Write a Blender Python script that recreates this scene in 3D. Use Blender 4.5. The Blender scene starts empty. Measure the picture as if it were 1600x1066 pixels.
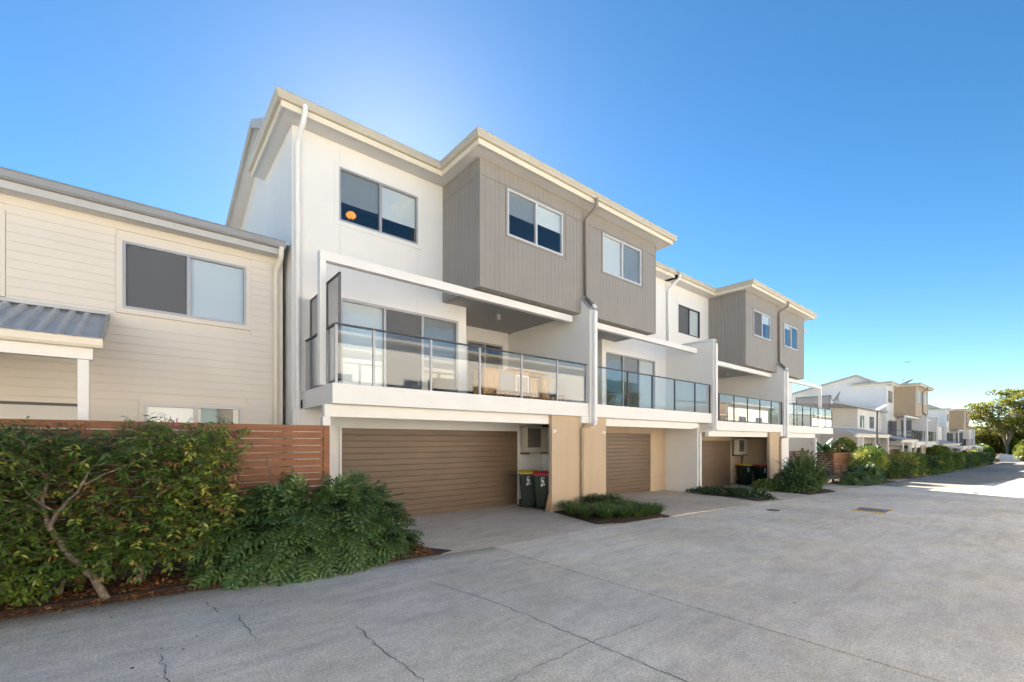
import bpy, math, random
import numpy as np
from mathutils import Vector, Matrix
random.seed(7); rng = np.random.default_rng(7)
R = math.radians
sc = bpy.context.scene
COL = sc.collection
# ------------------------------------------------------------------ camera, light, exposure
cam_d = bpy.data.cameras.new('camera'); cam = bpy.data.objects.new('camera', cam_d); COL.objects.link(cam)
cam.location = (0, 0, 1.9)
cam.rotation_euler = (R(90), 0, R(50.2 - 90))
cam_d.sensor_width = 36; cam_d.lens = 36 * 697 / 1600
cam_d.shift_y = (689.5 - 533) / 1600
cam_d.clip_start = 0.05; cam_d.clip_end = 3000
sc.camera = cam
SUN_AZ, SUN_EL = 24.5, 31.0          # azimuth from +Y towards +X
w = bpy.data.worlds.new('World'); sc.world = w; w.use_nodes = True
nt = w.node_tree; nt.nodes.clear()
sky = nt.nodes.new('ShaderNodeTexSky'); sky.sky_type = 'NISHITA'; sky.sun_disc = False
sky.sun_elevation = R(SUN_EL); sky.sun_rotation = R(SUN_AZ)
sky.air_density = .8; sky.dust_density = 0.1; sky.ozone_density = 2.6; sky.altitude = 0
hs = nt.nodes.new('ShaderNodeHueSaturation'); hs.inputs['Saturation'].default_value = 1.26
bg = nt.nodes.new('ShaderNodeBackground'); bg.inputs['Strength'].default_value = 0.055
wo = nt.nodes.new('ShaderNodeOutputWorld')
nt.links.new(sky.outputs[0], hs.inputs['Color']); tint = nt.nodes.new('ShaderNodeVectorMath'); tint.operation = 'MULTIPLY'; tint.inputs[1].default_value = (1.02, 1.0, .90)
nt.links.new(hs.outputs[0], tint.inputs[0]); nt.links.new(tint.outputs[0], bg.inputs[0]); nt.links.new(bg.outputs[0], wo.inputs[0])
sun_d = bpy.data.lights.new('sun', 'SUN'); sun_d.energy = 5.0; sun_d.angle = R(0.5); sun_d.color = (1, .93, .82)
sun = bpy.data.objects.new('sun', sun_d); COL.objects.link(sun)
sd = Vector((math.sin(R(SUN_AZ)) * math.cos(R(SUN_EL)), math.cos(R(SUN_AZ)) * math.cos(R(SUN_EL)), math.sin(R(SUN_EL))))
sun.rotation_euler = sd.to_track_quat('Z', 'Y').to_euler(); sun.location = (0, 0, 60)
sc.view_settings.view_transform = 'Standard'; sc.view_settings.look = 'None'
sc.view_settings.exposure = 2.12; sc.view_settings.gamma = 1; sc.view_settings.use_curve_mapping = False
sc.render.engine = 'CYCLES'
sc.cycles.max_bounces = 7; sc.cycles.diffuse_bounces = 5; sc.cycles.glossy_bounces = 3
sc.cycles.transparent_max_bounces = 16; sc.cycles.sample_clamp_indirect = 6; sc.cycles.caustics_reflective = False

# ------------------------------------------------------------------ materials
MATS = {}
def nmat(name):
    m = bpy.data.materials.new(name); m.use_nodes = True; t = m.node_tree
    return m, t, t.nodes['Principled BSDF'], t.nodes['Material Output']
def mat(name, col, rough=.6, var=.08, scale=3.0, bump=.0, bscale=60, metal=0, spec=.4, stain=0, stretch=None):
    if name in MATS: return MATS[name]
    m, t, b, o = nmat(name); N = t.nodes; L = t.links
    tc = N.new('ShaderNodeTexCoord'); src = tc.outputs['Object']
    geo = N.new('ShaderNodeNewGeometry'); src = geo.outputs['Position']
    if stretch:
        mp = N.new('ShaderNodeMapping'); mp.inputs['Scale'].default_value = stretch; L.new(src, mp.inputs[0]); src = mp.outputs[0]
    n = N.new('ShaderNodeTexNoise'); n.inputs['Scale'].default_value = scale; n.inputs['Detail'].default_value = 6; n.inputs['Roughness'].default_value = .6
    L.new(src, n.inputs['Vector'])
    r = N.new('ShaderNodeMapRange'); r.inputs[1].default_value = .3; r.inputs[2].default_value = .7
    r.inputs[3].default_value = 1 - var; r.inputs[4].default_value = 1 + var; L.new(n.outputs[0], r.inputs[0])
    mx = N.new('ShaderNodeVectorMath'); mx.operation = 'SCALE'; mx.inputs[0].default_value = col[:3]; L.new(r.outputs[0], mx.inputs['Scale'])
    out = mx.outputs[0]
    if stain:
        mp2 = N.new('ShaderNodeMapping'); mp2.inputs['Scale'].default_value = (5, 5, .35); L.new(geo.outputs['Position'], mp2.inputs[0])
        n2 = N.new('ShaderNodeTexNoise'); n2.inputs['Scale'].default_value = 1.0; n2.inputs['Detail'].default_value = 5; L.new(mp2.outputs[0], n2.inputs['Vector'])
        r2 = N.new('ShaderNodeMapRange'); r2.inputs[1].default_value = .5; r2.inputs[2].default_value = .75; r2.inputs[3].default_value = 1; r2.inputs[4].default_value = 1 - stain
        L.new(n2.outputs[0], r2.inputs[0])
        mx2 = N.new('ShaderNodeVectorMath'); mx2.operation = 'SCALE'; L.new(out, mx2.inputs[0]); L.new(r2.outputs[0], mx2.inputs['Scale']); out = mx2.outputs[0]
    L.new(out, b.inputs['Base Color'])
    b.inputs['Roughness'].default_value = rough; b.inputs['Metallic'].default_value = metal; b.inputs['Specular IOR Level'].default_value = spec
    if bump:
        n3 = N.new('ShaderNodeTexNoise'); n3.inputs['Scale'].default_value = bscale; n3.inputs['Detail'].default_value = 4; L.new(src, n3.inputs['Vector'])
        bp = N.new('ShaderNodeBump'); bp.inputs['Strength'].default_value = bump; bp.inputs['Distance'].default_value = .01
        L.new(n3.outputs[0], bp.inputs['Height']); L.new(bp.outputs[0], b.inputs['Normal'])
    MATS[name] = m; return m
WHITE = mat('white_render', (.76, .745, .715), .75, .03, .8, .3, 90)
WHITE2 = mat('white_trim_paint', (.77, .76, .735), .5, .03, 2, .08, 40)
PIPEW = mat('white_pipe_paint', (.80, .80, .80), .35, .04, 4)
TAUPE = mat('taupe_cladding_paint', (.285, .262, .238), .55, .04, 1.5, .1, 60, stain=.06)
TAUPEP = mat('taupe_pipe_paint', (.26, .225, .19), .4, .05, 4)
TANP = mat('tan_pipe_paint', (.42, .31, .20), .4, .05, 4)
TAN = mat('tan_render', (.54, .415, .285), .8, .05, 1.0, .35, 110, stain=.1)
CREAM = mat('cream_weatherboard_paint', (.71, .655, .575), .6, .04, .9, .12, 50)
CREAMG = mat('cream_gutter_metal', (.50, .455, .37), .4, .05, 2)
CREAMF = mat('cream_fascia_paint', (.74, .68, .56), .5, .04, 2)
SOFFIT = mat('soffit_paint', (.60, .59, .575), .7, .03, 1)
GREYG = mat('grey_gutter_metal', (.30, .30, .30), .4, .06, 2, metal=.2)
ALU = mat('grey_aluminium', (.40, .40, .42), .4, .04, 4, metal=.3)
ALUL = mat('pale_aluminium', (.62, .62, .63), .4, .04, 4, metal=.2)
DARKM = mat('charcoal_metal', (.06, .06, .068), .4, .05, 4)
SCREENM = mat('grey_screen_metal', (.12, .12, .13), .5, .06, 4)
ROOFM = mat('corrugated_roof_steel', (.52, .53, .53), .55, .1, 2, metal=.1, stain=.12)
BROWN = mat('brown_garage_steel', (.165, .115, .077), .42, .1, 1.1, .05, 60, stretch=(1, 1, 4))
WOODF = mat('stained_fence_timber', (.25, .105, .048), .6, .28, 2.2, .3, 60, stretch=(1.2, 1.2, 14))
WOODD = mat('dark_fence_timber', (.13, .055, .032), .65, .25, 3, .2, 60, stretch=(1, 1, 12))
PINE = mat('pale_pine_timber', (.46, .245, .085), .5, .2, 3, .1, 60, stretch=(9, 9, 1.5))
DWOOD = mat('brown_table_timber', (.22, .10, .05), .5, .25, 3)
BINM = mat('dark_green_plastic', (.008, .018, .012), .38, .1, 4)
YEL = mat('yellow_lid_plastic', (.72, .50, .02), .4, .05, 4)
RED = mat('red_lid_plastic', (.50, .02, .025), .4, .05, 4)
BLK = mat('black_rubber', (.015, .015, .015), .6, .05, 4)
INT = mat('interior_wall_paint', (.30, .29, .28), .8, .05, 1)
MULCH = mat('dark_bark_mulch', (.055, .035, .024), .95, .55, 22, .9, 45)
BARK = mat('mottled_bark', (.16, .13, .105), .85, .6, 14, .6, 40)
BARKF = mat('pale_bark', (.30, .25, .19), .85, .3, 5)
DIRT = mat('soil', (.10, .075, .05), .95, .3, 2)
BLINDW = mat('white_roller_blind', (.80, .80, .79), .8, .03, 1)
BLINDG = mat('grey_roller_blind', (.30, .31, .32), .8, .06, 1.5)
ACM = mat('cream_appliance_metal', (.55, .52, .45), .45, .05, 2)
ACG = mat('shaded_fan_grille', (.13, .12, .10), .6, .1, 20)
YPAINT = mat('worn_yellow_paint', (.75, .42, .03), .7, .2, 18)
NUMW = mat('white_sticker', (.82, .82, .80), .5, .03, 4)
CARDB = mat('brown_board', (.34, .21, .12), .7, .1, 4)

def glass(name, tint=(.93, .97, .98), boost=1.0, base=.03):
    m, t, b, o = nmat(name); N = t.nodes; L = t.links; N.remove(b)
    tr = N.new('ShaderNodeBsdfTransparent'); tr.inputs[0].default_value = (*tint, 1)
    gl = N.new('ShaderNodeBsdfGlossy'); gl.inputs['Roughness'].default_value = 0.0; gl.inputs[0].default_value = (1, 1, 1, 1)
    fr = N.new('ShaderNodeFresnel'); fr.inputs[0].default_value = 1.5
    ma = N.new('ShaderNodeMath'); ma.operation = 'MULTIPLY_ADD'; ma.inputs[1].default_value = boost; ma.inputs[2].default_value = base; ma.use_clamp = True
    mx = N.new('ShaderNodeMixShader')
    gg = N.new('ShaderNodeNewGeometry'); bf = N.new('ShaderNodeMath'); bf.operation = 'SUBTRACT'; bf.inputs[0].default_value = 1; L.new(gg.outputs['Backfacing'], bf.inputs[1])
    m3 = N.new('ShaderNodeMath'); m3.operation = 'MULTIPLY'; L.new(ma.outputs[0], m3.inputs[0]); L.new(bf.outputs[0], m3.inputs[1])   # the far face of the thin pane only transmits
    L.new(fr.outputs[0], ma.inputs[0]); L.new(m3.outputs[0], mx.inputs[0]); L.new(tr.outputs[0], mx.inputs[1]); L.new(gl.outputs[0], mx.inputs[2]); L.new(mx.outputs[0], o.inputs[0])
    MATS[name] = m; return m
GLASS = glass('window_glass', (.92, .95, .96), 1.7, .03)
GLASSB = glass('balustrade_glass', (.95, .975, .98), 1.5, .02)
def screenmat():
    m, t, b, o = nmat('fly_screen_mesh'); N = t.nodes; L = t.links
    tr = N.new('ShaderNodeBsdfTransparent'); b.inputs['Base Color'].default_value = (.155, .16, .17, 1); b.inputs['Roughness'].default_value = .6
    mx = N.new('ShaderNodeMixShader'); mx.inputs[0].default_value = .62
    L.new(tr.outputs[0], mx.inputs[1]); L.new(b.outputs[0], mx.inputs[2]); L.new(mx.outputs[0], o.inputs[0]); return m
FLY = screenmat()
def concrete(name, base, warm=0.0):
    m, t, b, o = nmat(name); N = t.nodes; L = t.links
    g = N.new('ShaderNodeNewGeometry'); P = g.outputs['Position']
    def noise(scale, det, rough=.6, st=None):
        n = N.new('ShaderNodeTexNoise'); n.inputs['Scale'].default_value = scale; n.inputs['Detail'].default_value = det; n.inputs['Roughness'].default_value = rough
        if st:
            mp = N.new('ShaderNodeMapping'); mp.inputs['Scale'].default_value = st; mp.inputs['Rotation'].default_value = (0, 0, .25); L.new(P, mp.inputs[0]); L.new(mp.outputs[0], n.inputs['Vector'])
        else: L.new(P, n.inputs['Vector'])
        return n.outputs[0]
    def rng_(x, a, b_, c, d):
        r = N.new('ShaderNodeMapRange'); r.inputs[1].default_value = a; r.inputs[2].default_value = b_; r.inputs[3].default_value = c; r.inputs[4].default_value = d; L.new(x, r.inputs[0]); return r.outputs[0]
    def mul(x, y):
        q = N.new('ShaderNodeMath'); q.operation = 'MULTIPLY'; L.new(x, q.inputs[0]); L.new(y, q.inputs[1]); return q.outputs[0]
    f = rng_(noise(.32, 5, .55), .35, .65, .86, 1.10)
    f = mul(f, rng_(noise(1.6, 8, .72, (1, 2.2, 1)), .35, .68, 1.10, .84))
    f = mul(f, rng_(noise(9, 6, .75), .35, .65, .90, 1.08))
    f = mul(f, rng_(noise(48, 4, .75), .35, .65, .70, 1.24))
    f = mul(f, rng_(noise(.9, 9, .8), .60, .74, 1.0, .72))       # darker grime blotches
    f = mul(f, rng_(noise(1.3, 5, .6, (.12, 3.2, 1)), .55, .75, 1.0, .84))      # tyre tracks along the lane
    f = mul(f, rng_(noise(.55, 7, .7), .58, .72, 1.0, 1.13))
    vo = N.new('ShaderNodeTexVoronoi'); vo.inputs['Scale'].default_value = 95; L.new(P, vo.inputs['Vector'])
    f = mul(f, rng_(vo.outputs['Distance'], .0, .22, .62, 1.0))
    if name == 'road_concrete':      # run-off grime beside the garden bed
        sp = N.new('ShaderNodeSeparateXYZ'); L.new(P, sp.inputs[0])
        q1 = N.new('ShaderNodeMath'); q1.operation = 'MULTIPLY_ADD'; q1.inputs[1].default_value = .115; L.new(sp.outputs[0], q1.inputs[0]); L.new(sp.outputs[1], q1.inputs[2])
        q2 = N.new('ShaderNodeMath'); q2.operation = 'MULTIPLY_ADD'; q2.inputs[1].default_value = .5; L.new(noise(1.8, 6, .7), q2.inputs[0]); L.new(q1.outputs[0], q2.inputs[2])
        f = mul(f, rng_(q2.outputs[0], 6.82, 7.22, 1.0, .42))
    cr = N.new('ShaderNodeMix'); cr.data_type = 'RGBA'; cr.inputs[6].default_value = (base * (1.0 + warm), base * .955, base * (.84 - warm), 1)
    cr.inputs[7].default_value = (base * (.97 + warm), base * .955, base * (.90 - warm), 1); L.new(rng_(noise(.5, 4), .4, .6, 0, 1), cr.inputs[0])
    v = N.new('ShaderNodeVectorMath'); v.operation = 'SCALE'; L.new(cr.outputs[2], v.inputs[0]); L.new(f, v.inputs['Scale'])
    L.new(v.outputs[0], b.inputs['Base Color']); b.inputs['Roughness'].default_value = .85; b.inputs['Specular IOR Level'].default_value = .3
    bp = N.new('ShaderNodeBump'); bp.inputs['Strength'].default_value = .5; bp.inputs['Distance'].default_value = .006
    L.new(noise(120, 3), bp.inputs['Height']); L.new(bp.outputs[0], b.inputs['Normal'])
    return m
CONC = concrete('road_concrete', .68, .075); CONC2 = concrete('road_concrete_pale', .71, .075); CONCD = concrete('driveway_concrete', .56, .10)
JOINT = mat('joint_grime', (.035, .033, .03), .9, .3, 20)
CRACKM = mat('crack_grime', (.09, .085, .08), .9, .3, 20)
EDGEM = mat('damp_grimy_concrete', (.13, .13, .13), .85, .45, 5, .3, 90)

def leafmat(name, c1, c2, rough=.4, tr=.25, spec=.5):
    m, t, b, o = nmat(name); N = t.nodes; L = t.links
    g = N.new('ShaderNodeNewGeometry'); oi = N.new('ShaderNodeObjectInfo')
    ad = N.new('ShaderNodeMath'); ad.operation = 'ADD'; L.new(g.outputs['Random Per Island'], ad.inputs[0]); L.new(oi.outputs['Random'], ad.inputs[1])
    fr = N.new('ShaderNodeMath'); fr.operation = 'FRACT'; L.new(ad.outputs[0], fr.inputs[0])
    mx = N.new('ShaderNodeMix'); mx.data_type = 'RGBA'; mx.inputs[6].default_value = (*c1, 1); mx.inputs[7].default_value = (*c2, 1); L.new(fr.outputs[0], mx.inputs[0])
    L.new(mx.outputs[2], b.inputs['Base Color']); b.inputs['Roughness'].default_value = rough; b.inputs['Specular IOR Level'].default_value = spec
    tl = N.new('ShaderNodeBsdfTranslucent'); L.new(mx.outputs[2], tl.inputs[0])
    ms = N.new('ShaderNodeMixShader'); ms.inputs[0].default_value = tr; L.new(b.outputs[0], ms.inputs[1]); L.new(tl.outputs[0], ms.inputs[2]); L.new(ms.outputs[0], o.inputs[0])
    return m
LG = leafmat('glossy_green_leaf', (.05, .10, .018), (.11, .19, .036))
LG2 = leafmat('mid_green_leaf', (.10, .175, .024), (.19, .275, .04))
LYG = leafmat('yellow_green_leaf', (.26, .32, .05), (.48, .44, .10))
LBR = leafmat('dry_brown_leaf', (.20, .085, .035), (.42, .22, .10), .7, .2, .2)
LPK = leafmat('pink_new_leaf', (.40, .12, .14), (.55, .22, .25), .5)
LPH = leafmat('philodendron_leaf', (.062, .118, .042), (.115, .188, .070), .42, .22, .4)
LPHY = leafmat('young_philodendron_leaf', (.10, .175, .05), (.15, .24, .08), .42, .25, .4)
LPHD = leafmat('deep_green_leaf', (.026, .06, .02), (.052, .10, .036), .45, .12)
LGR = leafmat('strap_grass_leaf', (.04, .09, .025), (.10, .17, .05), .45, .15)
LGRB = leafmat('bronze_strap_leaf', (.05, .045, .022), (.09, .075, .035), .5, .15)
LCY = leafmat('long_strap_leaf', (.09, .14, .05), (.24, .30, .10), .4, .2)
LTREE = leafmat('sunny_tree_leaf', (.17, .21, .035), (.40, .36, .07), .5, .4)
LTREE2 = leafmat('olive_tree_leaf', (.09, .12, .03), (.24, .21, .07), .5, .35)
LCHIP = leafmat('bark_chip', (.10, .042, .02), (.34, .16, .07), .8, 0, .2)

# ------------------------------------------------------------------ mesh helpers
class MB:
    def __init__(s): s.v = []; s.f = []; s.m = []; s.sm = []
    def add(s, vs, fs, m=0, smooth=False):
        o = len(s.v); s.v += [tuple(p) for p in vs]
        for f in fs: s.f.append(tuple(i + o for i in f)); s.m.append(m); s.sm.append(smooth)
        return s
    def box(s, x0, x1, y0, y1, z0, z1, m=0):
        if x0 > x1: x0, x1 = x1, x0
        if y0 > y1: y0, y1 = y1, y0
        if z0 > z1: z0, z1 = z1, z0
        return s.add([(x0,y0,z0),(x1,y0,z0),(x1,y1,z0),(x0,y1,z0),(x0,y0,z1),(x1,y0,z1),(x1,y1,z1),(x0,y1,z1)],
                     [(0,3,2,1),(4,5,6,7),(0,1,5,4),(1,2,6,5),(2,3,7,6),(3,0,4,7)], m)
    def prism(s, poly, lo, hi, axis='z', m=0):
        # poly: list of 2D points; axis x -> (y,z), y -> (x,z), z -> (x,y)
        n = len(poly)
        def P(p, h): return {'x': (h, p[0], p[1]), 'y': (p[0], h, p[1]), 'z': (p[0], p[1], h)}[axis]
        vs = [P(p, lo) for p in poly] + [P(p, hi) for p in poly]
        fs = [tuple(range(n))[::-1], tuple(range(n, 2*n))] + [(i, (i+1) % n, n + (i+1) % n, n + i) for i in range(n)]
        return s.add(vs, fs, m)
    def tube(s, pts, r, n=10, m=0, caps=True, taper=None):
        pts = [Vector(p) for p in pts]; k = len(pts); rings = []
        up = Vector((0, 0, 1))
        for i, p in enumerate(pts):
            d = (pts[min(i+1, k-1)] - pts[max(i-1, 0)]).normalized()
            a = d.cross(up)
            if a.length < .05: a = d.cross(Vector((0, 1, 0)))
            a.normalize(); b = d.cross(a)
            rr = r if taper is None else r + (taper - r) * i / (k - 1)
            if 0 < i < k - 1:
                c = max(.5, math.cos((pts[i+1]-p).angle(p-pts[i-1]) / 2)); rr_ = rr / c
            else: rr_ = rr
            rings.append([p + a * math.cos(t) * rr_ + b * math.sin(t) * rr for t in [2*math.pi*j/n for j in range(n)]])
        vs = [q for r_ in rings for q in r_]; fs = []
        for i in range(k-1):
            for j in range(n): fs.append((i*n+j, i*n+(j+1) % n, (i+1)*n+(j+1) % n, (i+1)*n+j))
        s.add(vs, fs, m, True)
        if caps:
            s.add(rings[0], [tuple(range(n))], m); s.add(rings[-1], [tuple(range(n))[::-1]], m)
        return s
    def mesh(s, name, mats):
        me = bpy.data.meshes.new(name); me.from_pydata(s.v, [], s.f)
        for x in (mats if isinstance(mats, (list, tuple)) else [mats]): me.materials.append(x)
        if len(me.polygons) == len(s.m):
            me.polygons.foreach_set('material_index', s.m); me.polygons.foreach_set('use_smooth', s.sm)
        me.update(); return me
WP = {}
def place(o, parent=None, loc=(0, 0, 0)):
    COL.objects.link(o); L = Vector(loc); WP[o.name] = L
    if parent is not None:
        o.parent = parent; o.location = L - WP[parent.name]
    else: o.location = L
    return o
def obj(name, mb, mats, parent=None, bevel=0, kind=None):
    me = mb.mesh(name, mats) if isinstance(mb, MB) else mb
    o = bpy.data.objects.new(name, me); place(o, parent)
    if bevel:
        b = o.modifiers.new('bevel', 'BEVEL'); b.width = bevel; b.segments = 2; b.limit_method = 'ANGLE'
    if kind: o['kind'] = kind
    return o
BOXC = {}
def plank(name, x0, x1, y0, y1, z0, z1, m, parent, bev=.004):
    """a single board / slat / panel; equal sizes share one mesh"""
    sx, sy, sz = abs(x1-x0), abs(y1-y0), abs(z1-z0); key = (round(sx, 3), round(sy, 3), round(sz, 3), m.name)
    if key not in BOXC:
        b = MB(); b.box(-sx/2, sx/2, -sy/2, sy/2, -sz/2, sz/2); BOXC[key] = b.mesh(name, m)
    o = bpy.data.objects.new(name, BOXC[key])
    return place(o, parent, ((x0+x1)/2, (y0+y1)/2, (z0+z1)/2))
def thing(name, label, cat, loc=(0, 0, 0), group=None):
    o = bpy.data.objects.new(name, None); o.empty_display_size = .3; place(o, None, loc)
    o['label'] = label; o['category'] = cat
    if group: o['group'] = group
    return o
def tag(o, label, cat, group=None):
    o['label'] = label; o['category'] = cat
    if group: o['group'] = group
    return o
def copy_tree(o, loc=None, rotz=None, scale=None, parent=None):
    c = o.copy(); COL.objects.link(c)
    if parent is not None: c.parent = parent
    for ch in o.children: copy_tree(ch, parent=c)
    if loc is not None: c.location = loc
    if rotz is not None: c.rotation_euler[2] = rotz
    if scale is not None: c.scale = (scale,) * 3 if not hasattr(scale, '__len__') else scale
    return c
def wall_y(mb, x0, x1, y0, y1, z0, z1, holes, m=0):
    xs = sorted({x0, x1, *[min(max(h[0], x0), x1) for h in holes], *[min(max(h[1], x0), x1) for h in holes]})
    for a, b in zip(xs, xs[1:]):
        hs_ = sorted([(h[2], h[3]) for h in holes if h[0] <= a + 1e-6 and h[1] >= b - 1e-6]); z = z0
        for c, d in hs_:
            if c > z: mb.box(a, b, y0, y1, z, c, m)
            z = d
        if z < z1: mb.box(a, b, y0, y1, z, z1, m)
# numpy scatter -------------------------------------------------------------
def frames(d, n):
    d = d / np.linalg.norm(d, axis=1, keepdims=True)
    s = np.cross(n, d); l = np.linalg.norm(s, axis=1, keepdims=True); s = np.where(l < 1e-4, np.array([[1., 0, 0]]), s / np.maximum(l, 1e-6))
    u = np.cross(d, s); return np.stack([d, s, u], axis=2)      # columns: length, width, normal
def scatter_mesh(name, tv, tf, pos, M, size, mats, midx, smooth=False):
    tv = np.asarray(tv, float); n = len(pos); k = len(tv)
    V = np.einsum('nij,kj->nki', M, tv) * np.asarray(size).reshape(n, 1, 1) + pos[:, None, :]
    me = bpy.data.meshes.new(name); me.vertices.add(n * k); me.vertices.foreach_set('co', V.reshape(-1).astype(np.float32))
    lens = np.array([len(f) for f in tf]); flat = np.array([i for f in tf for i in f])
    loops = (flat[None, :] + (np.arange(n) * k)[:, None]).reshape(-1)
    me.loops.add(len(loops)); me.loops.foreach_set('vertex_index', loops.astype(np.int32))
    me.polygons.add(n * len(tf)); tot = np.tile(lens, n); st = np.concatenate([[0], np.cumsum(tot)[:-1]])
    me.polygons.foreach_set('loop_start', st.astype(np.int32)); me.polygons.foreach_set('loop_total', tot.astype(np.int32))
    me.polygons.foreach_set('material_index', np.repeat(midx, len(tf)).astype(np.int32))
    for m in mats: me.materials.append(m)
    me.update(calc_edges=True); return me
LEAF_V = [(0,0,0), (.38,.2,.05), (.38,-.2,.05), (.45,0,-.01), (.78,.12,.0), (.78,-.12,.0), (1,0,-.10)]
LEAF_F = [(0,3,1), (0,2,3), (1,3,4), (3,2,5), (3,6,4), (3,5,6)]
SLEAF_V = [(0,0,0), (.45,.26,.06), (.45,-.26,.06), (1,0,-.08)]
SLEAF_F = [(0,2,1), (1,2,3)]
def ground_z(x):
    return float(np.interp(x, [-50, 11, 22, 62, 103, 150, 300, 700], [0, 0, -.29, -1.12, -1.85, -2.4, -2.6, -2.6]))

# ------------------------------------------------------------------ ground
def strip(name, xs, ylo, yhi, dz, m, nseg=1):
    mb = MB()
    for a, b in zip(xs, xs[1:]):
        za, zb = ground_z(a) + dz, ground_z(b) + dz
        la, lb, ha, hb = ylo(a), ylo(b), yhi(a), yhi(b)
        t = .03
        mb.add([(a,la,za),(b,lb,zb),(b,hb,zb),(a,ha,za),(a,la,za-t),(b,lb,zb-t),(b,hb,zb-t),(a,ha,za-t)], [(0,1,2,3),(0,4,5,1),(3,2,6,7)])
        if a == xs[0]: mb.add([(a,la,za),(a,ha,za),(a,ha,za-t),(a,la,za-t)], [(0,1,2,3)])
        if b == xs[-1]: mb.add([(b,lb,zb),(b,hb,zb),(b,hb,zb-t),(b,lb,zb-t)], [(0,3,2,1)])
    o = obj(name, mb, m, kind='structure'); return o
EDGE = [(-40, 7.2), (-3, 7.2), (-1.14, 7.1), (-.11, 6.98), (.84, 6.86), (1.93, 6.72), (3.37, 6.58), (4.86, 6.37), (7.94, 6.28), (9.88, 6.1), (14.5, 5.95), (30, 5.95), (60, 5.9), (103, 5.8), (140, 5.8)]
edge = lambda x: float(np.interp(x, [e[0] for e in EDGE], [e[1] for e in EDGE]))
mb = MB()
gx = [-300, -50, 11, 22, 62, 103, 150, 300, 700]
for a, b in zip(gx, gx[1:]): mb.add([(a,-500,ground_z(a)-.035),(b,-500,ground_z(b)-.035),(b,500,ground_z(b)-.035),(a,500,ground_z(a)-.035)], [(0,1,2,3)])
obj('ground', mb, DIRT, kind='structure')
strip('road_slab', [-40, -3, -1.14, -.11, .84, 1.93, 3.37, 4.85], lambda x: -7.5, edge, 0, CONC)
strip('road_slab', [4.885, 7.94, 9.88, 14.5, 22, 30], lambda x: -7.5, edge, 0, CONC2)
strip('road_slab', [30.01, 62, 103, 140], lambda x: -7.5, edge, 0, CONC)
# driveways
def drive(x0, x1, y1, a=0, b=0, n='driveway_slab', m=CONCD):
    xs = [x0] + [e[0] for e in EDGE if x0 < e[0] < x1] + ([11, 22] if False else [])
    xs = sorted(set(xs + [q for q in (11, 14.5, 22) if x0 < q < x1] + [x1]))
    return strip(n, xs, lambda x: edge(x) + .018, lambda x: y1, 0, m)
drive(3.9, 5.79, 10.9); drive(5.802, 8.62, 10.9); drive(8.63, 10.0, 10.9)
drive(10.35, 14.4, 10.9); drive(14.41, 17.2, 10.9)
drive(17.6, 21.4, 10.9); drive(21.41, 25.0, 10.9); drive(25.01, 29.5, 8.6)
drive(36.5, 40, 8.6); drive(66, 73, 10); drive(46, 48, 8)
# mulch beds
def bed(name, pts, z0=.012, seed=1):
    mb = MB(); c = np.mean(np.array(pts), axis=0); n = len(pts)
    P = [(x, y, ground_z(x) + z0) for x, y in pts]; Q = [(c[0] + (x-c[0])*.8, c[1] + (y-c[1])*.8, ground_z(x) + z0 + .05) for x, y in pts]
    S = [(x, y, ground_z(x) - .03) for x, y in pts]
    vs = S + P + Q; fs = []
    for i in range(n):
        j = (i+1) % n; fs += [(i, j, n+j, n+i), (n+i, n+j, 2*n+j, 2*n+i)]
    fs.append(tuple(range(2*n, 3*n))); mb.add(vs, fs)
    return obj(name, mb, MULCH, kind='structure')
bed('mulch_bed', [(-12, 7.215), (-3, 7.215), (-1.14, 7.115), (-.11, 6.995), (.84, 6.875), (1.93, 6.735), (3.37, 6.595), (3.85, 6.53), (4.15, 6.62), (3.6, 7.6), (3.2, 8.55), (2.6, 10.3), (-12, 10.3)])
bed('mulch_bed', [(8.0, 6.6), (8.6, 6.3), (10.3, 6.14), (10.45, 6.6), (10.3, 7.4), (10.8, 8.48), (8.5, 8.48)])
bed('mulch_bed', [(16.1, 6.3), (16.7, 6.15), (18.0, 8.8), (17.4, 9.0), (16.5, 7.6)])
bed('mulch_bed', [(20.6, 6.1), (23.5, 5.95), (24.4, 6.4), (25.0, 8.5), (22.6, 8.5), (21.2, 7.4)])
bed('mulch_bed', [(29.2, 6.0), (36.2, 6.0), (36.4, 7.9), (29.4, 7.9)])
bed('mulch_bed', [(40, 5.99), (61, 5.92), (61, 8.0), (40, 8.0)])
bed('mulch_bed', [(73, 5.9), (100, 5.85), (138, 5.85), (138, 9), (73, 8.0)])
# cracks + grimy kerb edge
def ribbon(mb, pts, w, z=.0035, jit=.02, sub=10, seed=3):
    r_ = random.Random(seed); P = []
    for (a, b) in zip(pts, pts[1:]):
        for i in range(sub):
            t = i / sub; P.append((a[0]+(b[0]-a[0])*t + r_.uniform(-jit, jit), a[1]+(b[1]-a[1])*t + r_.uniform(-jit, jit)))
    P.append(pts[-1]); vs = []; fs = []
    for i, p in enumerate(P):
        q = P[min(i+1, len(P)-1)]; o = P[max(i-1, 0)]; dx, dy = q[0]-o[0], q[1]-o[1]; l = math.hypot(dx, dy) or 1
        ww = w * r_.uniform(.35, 1) * (0.35 if i in (0, len(P)-1) else 1); nx, ny = -dy/l*ww/2, dx/l*ww/2
        zz = ground_z(p[0]) + z; vs += [(p[0]+nx, p[1]+ny, zz), (p[0]-nx, p[1]-ny, zz)]
        if i: fs.append((2*i-2, 2*i-1, 2*i+1, 2*i))
    mb.add(vs, fs)
mb = MB()
ribbon(mb, [(2.99, 5.43), (3.2, 4.3), (3.28, 2.75), (3.3, 1.83), (3.35, .6)], .011, seed=1, sub=16)
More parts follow.
